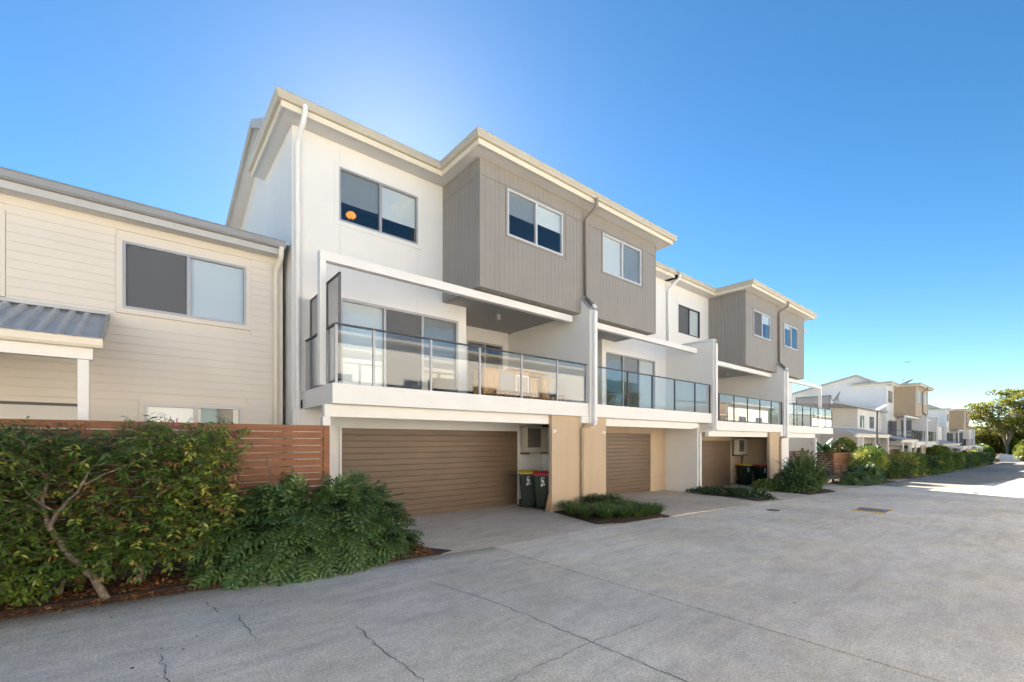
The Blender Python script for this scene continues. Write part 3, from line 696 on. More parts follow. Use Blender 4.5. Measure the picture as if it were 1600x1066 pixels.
# ------------------------------------------------------------------ balcony furniture
z = 2.982
tb = thing('outdoor_table', 'square brown timber table on one post on the nearest balcony', 'table', (8.45, 9.9, z))
obj('tabletop', MB().box(7.75, 9.2, 9.25, 10.5, z+.86, z+.90), PINE, tb, .008)
obj('table_apron', MB().box(7.95, 9.0, 9.45, 10.3, z+.78, z+.859), DWOOD, tb)
obj('leg', MB().box(8.9, 8.98, 9.45, 9.53, z, z+.779), DWOOD, tb); obj('leg', MB().box(8.0, 8.08, 9.45, 9.53, z, z+.779), DWOOD, tb)
obj('leg', MB().box(8.9, 8.98, 10.2, 10.28, z, z+.779), DWOOD, tb); obj('leg', MB().box(8.0, 8.08, 10.2, 10.28, z, z+.779), DWOOD, tb)
def cabinet(x0, x1, y0, y1, h, label, nd=3, lattice=False):
    t = thing('timber_cabinet', label, 'cabinet', ((x0+x1)/2, (y0+y1)/2, z), 'pine pieces on the nearest balcony')
    obj('carcass', MB().box(x0, x1, y0+.02, y1, z+.12, z+h), PINE, t, .006)
    obj('top_board', MB().box(x0-.03, x1+.03, y0-.02, y1+.02, z+h+.001, z+h+.035), PINE, t, .005)
    wd = (x1-x0)/nd
    for i in range(nd):
        if lattice and i == nd-1:
            mb = MB(); a, b = x0+wd*i+.02, x1-.02; z0, z1 = z+.16, z+h-.06
            mb.box(a, b, y0-.01, y0+.005, z1-.03, z1); mb.box(a, b, y0-.01, y0+.005, z0, z0+.03); mb.box(a, a+.03, y0-.01, y0+.005, z0, z1); mb.box(b-.03, b, y0-.01, y0+.005, z0, z1)
            for s_ in (-1, 1):
                for q in np.arange(-.9, .9, .085):
                    p0 = Vector((max(a, min(b, a+q)), y0-.004*s_, z0)); cx = a+q
                    pts = []
                    for zz_ in np.linspace(z0, z1, 9):
                        xx_ = (cx + (zz_-z0)) if s_ > 0 else (b-(cx-a) - (zz_-z0))
                        if a < xx_ < b: pts.append((xx_, y0-.004*s_, zz_))
                    if len(pts) > 1: mb.tube([pts[0], pts[-1]], .008, 4)
            obj('lattice', mb, WHITE2, t)
        else: obj('door', MB().box(x0+wd*i+.012, x0+wd*(i+1)-.012, y0, y0+.019, z+.15, z+h-.02), INT if i == 1 else PINE, t, .004)
    for x_ in (x0+.03, x1-.07): obj('leg', MB().box(x_, x_+.04, y0+.03, y0+.07, z, z+.12), DWOOD, t)
cabinet(6.62, 8.15, 9.05, 9.5, .74, 'long pale pine cabinet with white door and lattice panel on nearest balcony', 3, True)
cabinet(8.22, 8.52, 9.1, 9.5, .62, 'narrow pale pine cupboard between the long cabinet and the box', 1)
cabinet(8.66, 9.12, 9.05, 9.45, .66, 'square pale pine box at the right end of nearest balcony', 2)
for i, (x_, y_) in enumerate(((7.0, 8.75), (7.5, 8.78), (8.05, 8.76), (8.9, 8.72))):
    t = thing('low_stool', ['low brown slatted stool below the pine cabinet doors', 'low brown stool below the white cabinet door', 'low brown stool below the lattice panel', 'low brown stool before the square pine box'][i], 'stool', (x_, y_, z), 'stools behind the glass')
    obj('seat', MB().box(x_-.2, x_+.2, y_-.13, y_+.13, z+.16, z+.19), DWOOD, t)
    for a in (-.17, .14):
        for b in (-.11, .08): obj('leg', MB().box(x_+a, x_+a+.03, y_+b, y_+b+.03, z, z+.159), DWOOD, t)
# items on the third balcony
z = 2.713
t = thing('wicker_chair', 'honey coloured timber chair on the third balcony', 'chair', (20.6, 9.3, z))
obj('seat', MB().box(20.35, 20.9, 9.05, 9.6, z+.4, z+.45), PINE, t); obj('backrest', MB().box(20.35, 20.9, 9.58, 9.63, z+.451, z+.95), PINE, t)
for a in (20.36, 20.84):
    for b in (9.06, 9.54): obj('leg', MB().box(a, a+.05, b, b+.05, z, z+.399), PINE, t)
t = thing('outdoor_table', 'low timber table on the third balcony', 'table', (19.6, 9.3, z))
obj('tabletop', MB().box(19.0, 20.1, 9.0, 9.7, z+.30, z+.34), PINE, t)
for a in (19.05, 20.0):
    for b in (9.05, 9.6): obj('leg', MB().box(a, a+.05, b, b+.05, z, z+.299), DWOOD, t)

# ------------------------------------------------------------------ bins
def wheelie(label, lidm, loc, rotz, number='89', group='green wheelie bins'):
    t = thing('wheelie_bin', label, 'bin', loc, group)
    # local build
    def P(nm, mb, m, par=t, bev=0):
        me = mb.mesh(nm, m); o = bpy.data.objects.new(nm, me); COL.objects.link(o); o.parent = par
        if bev: b = o.modifiers.new('bevel', 'BEVEL'); b.width = bev; b.segments = 2; b.limit_method = 'ANGLE'
        return o
    mb = MB(); a, b, h = .20, .265, .98
    lo = [(-a, -.24), (a, -.24), (a, .20), (-a, .20)]; hi = [(-b, -.34), (b, -.34), (b, .32), (-b, .32)]
    mb.add([(x, y, .05) for x, y in lo] + [(x, y, h) for x, y in hi], [(3,2,1,0), (4,5,6,7), (0,1,5,4), (1,2,6,5), (2,3,7,6), (3,0,4,7)])
    P('body', mb, BINM, bev=.03)
    P('rim', MB().box(-.285, .285, -.365, .34, .94, .985), BINM, bev=.008)
    mb = MB(); mb.prism([(-.38, .988), (-.38, 1.01), (-.2, 1.05), (.2, 1.06), (.36, 1.03), (.36, .988)], -.28, .28, 'x'); P('lid', mb, lidm, bev=.01)
    P('handle', MB().tube([(-.22, .36, .96), (-.22, .42, .97), (.22, .42, .97), (.22, .36, .96)], .014, 8), BINM)
    for s in (-1, 1):
        P('wheel', MB().tube([(s*.21, .20, .1), (s*.27, .20, .1)], .1, 16), BLK)
    numf = numbers(number, None, (0, 0, 0), .12, NUMW); numf.parent = t; numf.location = (-.07, -.318, .66); numf.rotation_euler = (R(90-5.5), 0, 0)
    # council style emblem: a ring of short arcs above the number
    mb = MB()
    for cx_, cz_, r_, a0, a1 in ((-.01, .86, .045, 20, 300), (-.01, .80, .04, 60, 340), (.0, .80, .018, 0, 360)):
        pts = [(cx_+r_*math.cos(R(q)), -.335 + (.88-cz_)*.1, cz_+r_*math.sin(R(q))) for q in range(a0, a1+1, 20)]
        mb.tube(pts, .006, 5)
    P('emblem', mb, NUMW)
    t.rotation_euler[2] = rotz; return t
wheelie('dark green wheelie bin with yellow lid beside the nearest garage door', YEL, (8.60, 9.58, 0), R(-40))
wheelie('dark green wheelie bin with red lid against the tan pillar', RED, (8.70, 9.07, 0), R(-44))
g3 = ground_z(23)
wheelie('green bin with yellow lid under the air conditioner in the third garage bay', YEL, (23.5, 9.8, g3), R(-36), '91')
wheelie('green bin with red lid beside the third garage pillar', RED, (23.5, 9.02, g3), R(-36), '91')
# leaning brown board
mb = MB(); mb.prism([(9.30, 0.0), (9.36, 0.0), (9.62, 1.0), (9.60, 1.0)], 8.66, 8.72, 'y')
mb = MB(); mb.add([(8.52,8.72,0),(8.56,8.68,0),(8.56,8.66,.52),(8.54,8.64,.52),(8.70,8.80,0),(8.74,8.76,0)], [(0,1,2,3),(0,2,3),(0,4,3),(1,5,2),(4,5,2,3)])
mb = MB(); mb.box(8.40, 8.46, 8.63, 8.66, 0, .02); b = MB(); b.prism([(8.30, 0), (8.46, 0), (8.468, .55), (8.455, .55)], 8.56, 8.60, 'y')
tag(obj('leaning_board', b, CARDB), 'thin brown board leaning on the tan pillar by the bins', 'board')
# air conditioners
def aircon(x, y, z, label):
    t = thing('air_conditioner', label, 'air conditioner', (x, y, z), 'wall mounted air conditioners')
    obj('casing', MB().box(x-.5, x+.5, y-.10, y+.16, z, z+.78), ACM, t, .015)
    mb = MB(); cx_, cz_ = x-.2, z+.44
    for r_ in np.arange(.04, .27, .032): 
        pts = [(cx_+r_*math.cos(2*math.pi*i/20), y-.118, cz_+r_*math.sin(2*math.pi*i/20)) for i in range(21)]; mb.tube(pts, .004, 4, caps=False)
    for q in range(8): mb.tube([(cx_, y-.118, cz_), (cx_+.26*math.cos(q*math.pi/4), y-.118, cz_+.26*math.sin(q*math.pi/4))], .005, 4)
    obj('fan_grille', mb, ACG, t)
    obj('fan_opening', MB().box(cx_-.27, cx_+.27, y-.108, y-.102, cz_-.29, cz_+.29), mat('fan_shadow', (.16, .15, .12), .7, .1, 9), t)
    mb = MB(); mb.box(x-.45, x-.40, y-.12, y+.28, z-.05, z-.01); mb.box(x+.40, x+.45, y-.12, y+.28, z-.05, z-.01); obj('wall_bracket', mb, DARKM, t)
    obj('pipe', MB().tube([(x+.53, y+.1, z+.2), (x+.56, y+.12, z), (x+.56, y+.22, z-.3), (x+.56, y+.22, z-.7)], .02, 8), BLK, t)
    return t
aircon(9.34, 10.02, 1.56, 'cream air conditioner unit mounted above the two bins marked 89')
aircon(23.6, 10.02, 1.22, 'cream air conditioner unit mounted in the third garage bay')

# ------------------------------------------------------------------ low weatherboard house on the left
lh = thing('weatherboard_house', 'low cream weatherboard house with corrugated porch roof at the left edge', 'house', (-2, 10.8, 0))
W1 = (-.25, 1.71, 4.33, 5.56); W2 = (.06, 1.63, 1.25, 2.60); W3 = (-3.7, -1.77, 4.33, 5.56); W4 = (-3.3, -.78, 1.2, 2.55)
mb = MB(); wall_y(mb, -12, 2.40, 10.83, 10.95, 0, 5.9, [W1, W2, W3, W4]); mb.box(-12, 2.4, 16, 16.1, 0, 6.2); mb.box(-12, -11.9, 10.95, 16, 0, 6.2); mb.box(-11.9, 2.4, 10.96, 16, 2.85, 3.05); mb.box(-11.9, 2.4, 12.9, 13.0, 0, 6)
obj('wall', mb, CREAM, lh)
TR = .09
for i in range(40):
    z0, z1 = i*.1475, (i+1)*.1475
    xs = [(-6.5, 2.30)]
    for h in (W1, W2, W3, W4):
        if z1 > h[2]-TR-.001 and z0 < h[3]+TR:
            if z0 >= h[2]-TR-.148 and z1 <= h[3]+TR+.148:
                ns = []
                for a, b in xs:
                    if b <= h[0]-TR or a >= h[1]+TR: ns.append((a, b)); continue
                    if a < h[0]-TR: ns.append((a, h[0]-TR-.003))
                    if b > h[1]+TR: ns.append((h[1]+TR+.003, b))
                xs = ns
    for a, b in xs:
        key = ('wb', round(b-a, 3))
        if key not in BOXC:
            q = MB(); L_ = (b-a)/2; q.prism([(-.020, -.0728), (-.0145, .0728), (.005, .0728), (.005, -.0728)], -L_, L_, 'x'); BOXC[key] = q.mesh('siding_board', CREAM)
        o = bpy.data.objects.new('siding_board', BOXC[key]); place(o, lh, ((a+b)/2, 10.822, (z0+z1)/2))
obj('corner_board', MB().box(2.30, 2.41, 10.785, 10.83, 0, 5.9), CREAM, lh, .004)
window(lh, 10.79, *W1, ALU, 2, (1, 1), (0,), None, blindmat=(BLINDG, BLINDW))
window(lh, 10.79, *W2, ALU, 2, (1, 1), (), None, blindmat=(BLINDW, mat('tan_roller_blind', (.42, .37, .31), .8, .05, 2))); window(lh, 10.79, *W3, ALU, 2, (1, 1), (), None, blindmat=(BLINDW, BLINDW)); window(lh, 10.79, *W4, DARKM, 2, (0, 0), (), None)
for h in (W1, W2, W3, W4):
    mb = MB(); x0, x1, z0, z1 = h
    mb.box(x0-TR, x1+TR, 10.785, 10.825, z1, z1+TR); mb.box(x0-TR, x1+TR, 10.785, 10.825, z0-TR, z0); mb.box(x0-TR, x0, 10.785, 10.825, z0, z1); mb.box(x1, x1+TR, 10.785, 10.825, z0, z1)
    obj('window_trim', mb, CREAM, lh, .004)
obj('soffit', MB().box(-12, 2.32, 10.50, 10.83, 5.90, 5.92), SOFFIT, lh); obj('fascia', MB().box(-12, 2.33, 10.465, 10.495, 5.87, 6.06), mat('grey_fascia', (.50, .50, .49), .5, .04, 2), lh)
mb = MB(); prof = [(10.462, 5.99), (10.40, 5.99), (10.37, 6.03), (10.365, 6.11), (10.35, 6.13), (10.365, 6.15), (10.462, 6.15)]
mb.prism(prof, -12, 2.38, 'x'); obj('gutter', mb, GREYG, lh, .004)
obj('roof', MB().prism([(10.47, 6.12), (16.5, 6.65), (16.5, 6.72), (10.47, 6.17)], -12, 2.48, 'x'), ROOFM, lh)
mb = MB(); mb.tube([(2.30, 10.41, 6.02), (2.30, 10.41, 5.92), (2.30, 10.46, 5.80), (2.26, 10.68, 5.62), (2.26, 10.74, 5.5), (2.26, 10.74, .0)], .05, 12); obj('downpipe', mb, CREAMF, lh)
# porch
def canopy(parent, x0, x1, yf, yb, zf, zb, beam=.25, posts=(), sheets=True):
    n = int((x1-x0)/.19); mb = MB(); vs = []; fs = []
    offs = [(0, 0), (.035, 0), (.07, .055), (.115, .055), (.15, 0)]
    P = []
    for i in range(n):
        for a, h in offs: P.append((x0 + i*.19 + a, h))
    P.append((x1, 0))
    for x, h in P: vs += [(x, yf-.05, zf+h), (x, yb, zb+h)]
    for i in range(len(P)-1): fs.append((2*i, 2*i+1, 2*i+3, 2*i+2))
    mb.add(vs, fs); r_ = obj('porch_roof', mb, ROOFM, parent)
    s_ = (zb-zf)/(yb-yf)
    obj('flashing', MB().box(x0-.02, x1+.03, yb-.10, yb+.01, zb+.015, zb+.075), ROOFM, r_)
    obj('ceiling_lining', MB().prism([(yf+.04, zf-.03), (yb-.01, zb-.03), (yb-.01, zb-.01), (yf+.04, zf-.01)], x0+.05, x1-.05, 'x'), SOFFIT, r_)
    obj('barge_board', MB().prism([(yf-.03, zf-.06), (yb-.01, zb-.06), (yb-.01, zb+.055), (yf-.03, zf+.055)], x1, x1+.04, 'x'), GREYG, r_)
    obj('barge_board', MB().prism([(yf-.03, zf-.06), (yb-.01, zb-.06), (yb-.01, zb+.055), (yf-.03, zf+.055)], x0-.04, x0, 'x'), GREYG, r_)
    g = MB(); g.prism([(yf, zf-.10), (yf-.09, zf-.10), (yf-.115, zf-.06), (yf-.115, zf+.02), (yf-.13, zf+.035), (yf, zf+.035)], x0-.05, x1+.05, 'x'); obj('gutter', g, CREAMF, r_, .004)
    obj('porch_beam', MB().box(x0+.02, x1-.06, yf+.005, yf+.10, zf-.10-beam+.09, zf-.03), WHITE2, r_, .006)
    for px_ in posts: obj('porch_post', MB().box(px_-.06, px_+.06, yf+.0, yf+.12, ground_z(px_)-.1, zf-.10-beam+.085), WHITE2, r_, .006)
    return r_
canopy(lh, -6.5, -.46, 8.72, 10.78, 3.32, 4.13, posts=(-.62, -4.5))

# ------------------------------------------------------------------ fences
def fence(label, x0, x1, y, ztop, zbot, posts, m=WOODF, pitch=.1155, bh=.1045, group=None, zf=None):
    f = thing('slat_fence', label, 'fence', ((x0+x1)/2, y, ground_z((x0+x1)/2)), group)
    n = int((ztop-zbot)/pitch)
    ps = sorted(posts)
    for p in ps: plank('post', p-.05, p+.05, y-.012, y+.09, ground_z(p)-.05, ztop+.002, m, f)
    bays = [(a, b) for a, b in zip([x0-.05]+ps, ps+[x1+.05]) if b-a > .15]
    for a, b in bays:
        for i in range(n):
            z1 = ztop - i*pitch
            plank('slat', a+.052, b-.052, y+.002+random.uniform(-.003, .003), y+.022, z1-bh, z1, m, f)
    return f
fence('reddish brown horizontal slat fence behind the leafy hedge at left', -6.2, 2.48, 8.0, 2.17, .15, [-5.8, -4.2, -2.4, -.6, 1.06, 2.48])
fence('dark brown slat fence under the end balcony of the nearest block', 26.6, 30.9, 9.2, ground_z(28)+1.75, ground_z(28)+.1, [26.65, 28.4, 29.85, 30.85], WOODD, .13, .108)
f2 = fence('brown slat fence panel with corner post behind the philodendrons', 30.95, 38.2, 7.95, ground_z(33)+1.72, ground_z(35)+.1, [31.0, 32.5, 34.1, 36.0, 38.15], WOODF, .13, .105)
for i in range(12): plank('slat', 30.97, 31.0, 8.05, 9.15, ground_z(31)+1.72-i*.13-.105, ground_z(31)+1.72-i*.13, WOODD, f2)
fence('brown slat fence in front of the low white house', 40.5, 56, 8.05, ground_z(48)+1.7, ground_z(52)+.1, [40.6, 43.5, 46.5, 49.5, 52.5, 55.9], WOODF, .14, .12)
fence('far brown slat fence beyond the second block', 72, 95, 8.0, ground_z(84)+1.7, ground_z(90)+.1, [72.1, 76, 80, 84, 88, 92, 94.9], WOODD, .2, .18)

# ------------------------------------------------------------------ low white house between the blocks
l2 = thing('low_white_house', 'low two storey white house with skillion roof between the two blocks', 'house', (53, 10.8, ground_z(50)))
zg = ground_z(52); mb = MB(); wa = (49.7, 51.2, 3.1, 4.25); wb = (53.1, 54.8, 3.1, 4.25)
wall_y(mb, 49.0, 57.4, 10.8, 11.0, zg-.5, 4.8, [wa, wb]); mb.prism([(11.0, zg-.5), (11.0, 4.82), (13.6, 5.05), (13.6, zg-.5)], 49.0, 49.15, 'x'); mb.box(40.2, 49.15, 13.6, 13.75, zg-.5, 5.0); mb.box(40.2, 40.35, 13.75, 17, zg-.5, 5.0)
mb.box(40.35, 57.4, 16.9, 17, zg-.5, 5.3)
obj('wall', mb, WHITE, l2)
window(l2, 10.8, *wa, ALU, 2, (0, 0)); window(l2, 10.8, *wb, ALU, 2, (0, 0))
obj('roof', MB().prism([(10.3, 4.84), (17.3, 5.46), (17.3, 5.54), (10.3, 4.92)], 40.0, 57.4, 'x'), ROOFM, l2)
obj('soffit', MB().prism([(10.35, 4.79), (17.2, 5.40), (17.2, 5.43), (10.35, 4.82)], 40.05, 57.4, 'x'), SOFFIT, l2)
obj('barge_board', MB().prism([(10.3, 4.72), (17.3, 5.34), (17.3, 5.51), (10.3, 4.90)], 39.94, 39.99, 'x'), WHITE2, l2)
obj('gutter', MB().box(39.9, 57.4, 10.16, 10.29, 4.77, 4.92), GREYG, l2)
mb = MB(); mb.tube([(57.2, 10.22, 4.77), (57.2, 10.26, 4.7), (57.15, 10.7, 4.6), (57.15, 10.72, 4.5), (57.15, 10.72, zg)], .05, 8); obj('downpipe', mb, WHITE2, l2)
# patio canopies
def patio(label, x0, x1, yf, yb, zf, zb, posts):
    t = thing('patio_roof', label, 'patio roof', ((x0+x1)/2, yf, ground_z(x0)), 'patio roofs along the gardens'); canopy(t, x0, x1, yf, yb, zf, zb, .2, posts); return t
patio('wide corrugated patio roof on white posts above the fence corner', 38.6, 49.0, 8.6, 10.75, 2.40, 2.98, (40.6, 44.5, 48.6))
patio('corrugated patio roof beside the lamp post', 50.2, 57.2, 8.0, 10.75, 2.0, 2.6, (51, 54.5, 56.9))
patio('far patio roof beyond the second block', 73.5, 90, 8.0, 10.8, 1.55, 2.2, (76, 82, 89))
patio('farthest small patio roof before the tree', 112, 126, 8.0, 10.8, .8, 1.5, (116, 121, 125))
# low house 3 behind
l3 = thing('low_white_house', 'far low white house partly hidden behind the second block', 'house', (85, 10.8, ground_z(85)))
mb = MB(); wall_y(mb, 73.2, 98.5, 10.8, 11, -2.2, 4.2, [(76, 78, 2.3, 3.4), (82, 84, 2.3, 3.4)]); mb.box(73.2, 98.5, 16, 16.2, -2.2, 4.5); obj('wall', mb, WHITE, l3)
window(l3, 10.8, 76, 78, 2.3, 3.4, ALU, 2, (0, 0)); window(l3, 10.8, 82, 84, 2.3, 3.4, ALU, 2, (0, 0))
obj('roof', MB().prism([(10.3, 4.2), (16.8, 4.75), (16.8, 4.85), (10.3, 4.3)], 72.8, 98.6, 'x'), ROOFM, l3)
# solar lamp post
lp = thing('street_lamp', 'dark pole street lamp with pale angled head behind the shrubs', 'lamp post', (39.5, 7.6, ground_z(39.5)))
obj('pole', MB().tube([(39.5, 7.6, ground_z(39.5)), (39.5, 7.6, 4.05)], .05, 10), DARKM, lp)
mb = MB(); mb.prism([(39.4, 4.02), (42.0, 4.50), (42.0, 4.58), (39.4, 4.12)], 7.5, 7.7, 'y'); obj('lamp_head', mb, WHITE2, lp)
# satellite dishes
def dish(x, y, z, s, label, az=0, tilt=62):
    t = thing('satellite_dish', label, 'satellite dish', (x, y, z), 'satellite dishes on roofs')
    mb = MB(); n = 16; vs = [(0, 0, 0)]; 
    for r_ in (.35, .7, 1.0):
        for j in range(n): vs.append((r_*math.cos(2*math.pi*j/n), r_*math.sin(2*math.pi*j/n)*.85, .22*r_*r_))
    fs = [(0, 1+j, 1+(j+1) % n) for j in range(n)] + [(1+i*n+j, 1+(i+1)*n+j, 1+(i+1)*n+(j+1) % n, 1+i*n+(j+1) % n) for i in range(2) for j in range(n)]
    Mx = Matrix.Translation((x, y, z+s*1.1)) @ Matrix.Rotation(az, 4, 'Z') @ Matrix.Rotation(R(tilt), 4, 'Y') @ Matrix.Scale(s, 4)
    mb.add([Mx @ Vector(v) for v in vs], fs, smooth=True); 
    obj('reflector', mb, SCREENM, t)
    obj('mast', MB().tube([(x, y, z), (x, y, z+s*1.1)], .035*s+.01, 6), DARKM, t)
    e = Mx @ Vector((0, 0, 1.1)); b0 = Mx @ Vector((.9, 0, .2)); obj('feed_arm', MB().tube([b0, e], .03*s+.008, 6), DARKM, t)
    return t
dish(51.0, 12.75, 5.35, .62, 'black satellite dish on the roof of the low white house', R(97))
dish(66.0, 10.0, 7.75, .62, 'dark satellite dish on top of the second block', R(93), 26)
# bird
bd_ = thing('bird', 'dark bird flying in the clear sky above the far houses', 'bird', (95, 14.5, 14.6))
mb = MB(); X_, Y_, Z_ = 95, 14.5, 14.6
mb.add([(X_-.18,Y_,Z_),(X_,Y_+.12,Z_+.06),(X_+.25,Y_,Z_),(X_,Y_-.12,Z_+.06),(X_,Y_,Z_-.08)], [(0,1,4),(1,2,4),(2,3,4),(3,0,4),(0,3,1),(1,3,2)])
obj('body', mb, DARKM, bd_)
for s in (-1, 1): obj('wing', MB().add([(X_-.1,Y_+.1*s,Z_+.05),(X_+.2,Y_+.1*s,Z_+.05),(X_+.25,Y_+.42*s,Z_+.25),(X_+.0,Y_+.36*s,Z_+.22),(X_+.05,Y_+.12*s,Z_+.0)], [(0,1,2,3),(0,3,2,4),(4,2,1)]), DARKM, bd_)
# white gate walls at road end
for i, (x_, y_, w_, h_) in enumerate(((134, 5.25, 2.0, 1.75), (134, 3.9, .8, .8))):
    t = tag(obj('garden_wall', MB().prism([(y_-w_/2, -2.3), (y_+w_/2, -2.3), (y_+w_/2, -2.3+h_), (y_-w_/2, -2.3+h_*.75)], x_, x_+.3, 'x'), WHITE, None, .02), ['tall white rendered garden wall at the end of the road', 'short white rendered wall piece right of the tall one'][i], 'wall')

# ------------------------------------------------------------------ opposite side of the road (seen in the glass)
CREAMO = mat('pale_cream_paint', (.80, .74, .65), .6, .03, 1)
def far_house(name, label, x0, x1, zg, eave_z, yf=-7.6, col=CREAMO, wins=()):
    t = thing(name, label, 'house', ((x0+x1)/2, yf-3, zg), 'houses across the road')
    holes = [w_ for w_ in wins]
    mb = MB(); wall_y(mb, x0, x1, yf-.15, yf, zg-.3, eave_z, holes); mb.box(x0, x0+.15, yf-7, yf-.15, zg-.3, eave_z); mb.box(x1-.15, x1, yf-7, yf-.15, zg-.3, eave_z); mb.box(x0+.15, x1-.15, yf-7, yf-6.9, zg-.3, eave_z)
    obj('wall', mb, col, t)
    sb = MB()
    zz_ = zg
    while zz_ < eave_z-.15:
        segs = [(x0, x1)]
        for h in holes:
            if zz_+.15 > h[2]-.05 and zz_ < h[3]+.05:
                ns = []
                for a, b in segs:
                    if b <= h[0] or a >= h[1]: ns.append((a, b)); continue
                    if a < h[0]-.05: ns.append((a, h[0]-.05))
                    if b > h[1]+.05: ns.append((h[1]+.05, b))
                segs = ns
        for a, b in segs: sb.prism([(yf+.02, zz_), (yf+.012, zz_+.145), (yf, zz_+.145), (yf, zz_)], a, b, 'x')
        zz_ += .15
    obj('siding_boards', sb, col, t, kind='stuff')
    obj('roof', MB().prism([(yf+.5, eave_z+.02), (yf-7.4, eave_z+.9), (yf-7.4, eave_z+1.0), (yf+.5, eave_z+.12)], x0-.4, x1+.4, 'x'), ROOFM, t)
    obj('gutter', MB().box(x0-.4, x1+.4, yf+.5, yf+.62, eave_z, eave_z+.14), CREAMG, t)
    obj('soffit', MB().box(x0-.4, x1+.4, yf+.001, yf+.495, eave_z-.01, eave_z+.01), SOFFIT, t)
    for h in holes:
        mb = MB(); x0_, x1_, z0_, z1_ = h; yy = yf-.05
        for a in ((x0_, x1_, z1_-.06, z1_), (x0_, x1_, z0_, z0_+.06), (x0_, x0_+.06, z0_+.06, z1_-.06), (x1_-.06, x1_, z0_+.06, z1_-.06), ((x0_+x1_)/2-.03, (x0_+x1_)/2+.03, z0_+.06, z1_-.06)): mb.box(a[0], a[1], yy, yy+.08, a[2], a[3])
        wn = obj('window', mb, ALU, t); plank('pane', x0_+.06, x1_-.06, yy-.01, yy-.004, z0_+.06, z1_-.06, GLASS, wn)
    return t
far_house('weatherboard_house', 'sunlit cream house across the road, mirrored in the nearest balcony glass', 4, 29, 0, 7.6, wins=[(7, 9, 4.2, 5.6), (12, 14, 4.2, 5.6), (17, 19, 4.2, 5.6), (23, 25, 4.2, 5.6)])
far_house('weatherboard_house', 'cream house across the road behind the viewpoint', -20, 2.5, 0, 7.4, wins=[(-8, -6, 3.8, 5.2), (-3, -1, 3.8, 5.2)])
far_house('weatherboard_house', 'low cream house across the road, mirrored in the second balcony glass', 31, 52, -.4, 4.9, wins=[(34, 36, 3, 4.2), (42, 44, 3, 4.2)])
far_house('weatherboard_house', 'tall cream house across the road, mirrored in the third balcony glass', 54, 66, -1, 6.4, wins=[(57, 59, 3.6, 5), (62, 64, 3.6, 5)])
far_house('weatherboard_house', 'cream house across the road near its far end', 84, 110, -1.6, 6.0, wins=[(88, 90, 3, 4.2)])

# ------------------------------------------------------------------ vegetation
def rnd_dirs(n, zlo=-1, zhi=1):
    zz_ = rng.uniform(zlo, zhi, n); a = rng.uniform(0, 2*np.pi, n); r_ = np.sqrt(1-zz_**2); return np.stack([r_*np.cos(a), r_*np.sin(a), zz_], 1)
def clump_noise(P, seed, scale=1.0):
    r_ = np.random.default_rng(seed); out = np.zeros(len(P))
    for k in range(6):
        d = r_.normal(size=3)*scale*(1+k*.6); out += np.sin(P @ d + r_.uniform(0, 6))/(1+k*.5)
    return out
def leaf_parts(parent, name, tv, tf, P, M, S, mats, midx):
    """each leaf an object of its own, alike leaves share one mesh per material"""
    base = []
    for m in mats:
        mb = MB(); mb.add(tv, tf); base.append(mb.mesh(name, m))
    for i in range(len(P)):
        o = bpy.data.objects.new(name, base[int(midx[i])]); COL.objects.link(o); o.parent = parent
        mt = Matrix([[*(M[i][r_]*S[i]), P[i][r_]] for r_ in range(3)] + [[0, 0, 0, 1]])
        o.matrix_local = Matrix.Translation(-WP[parent.name]) @ mt

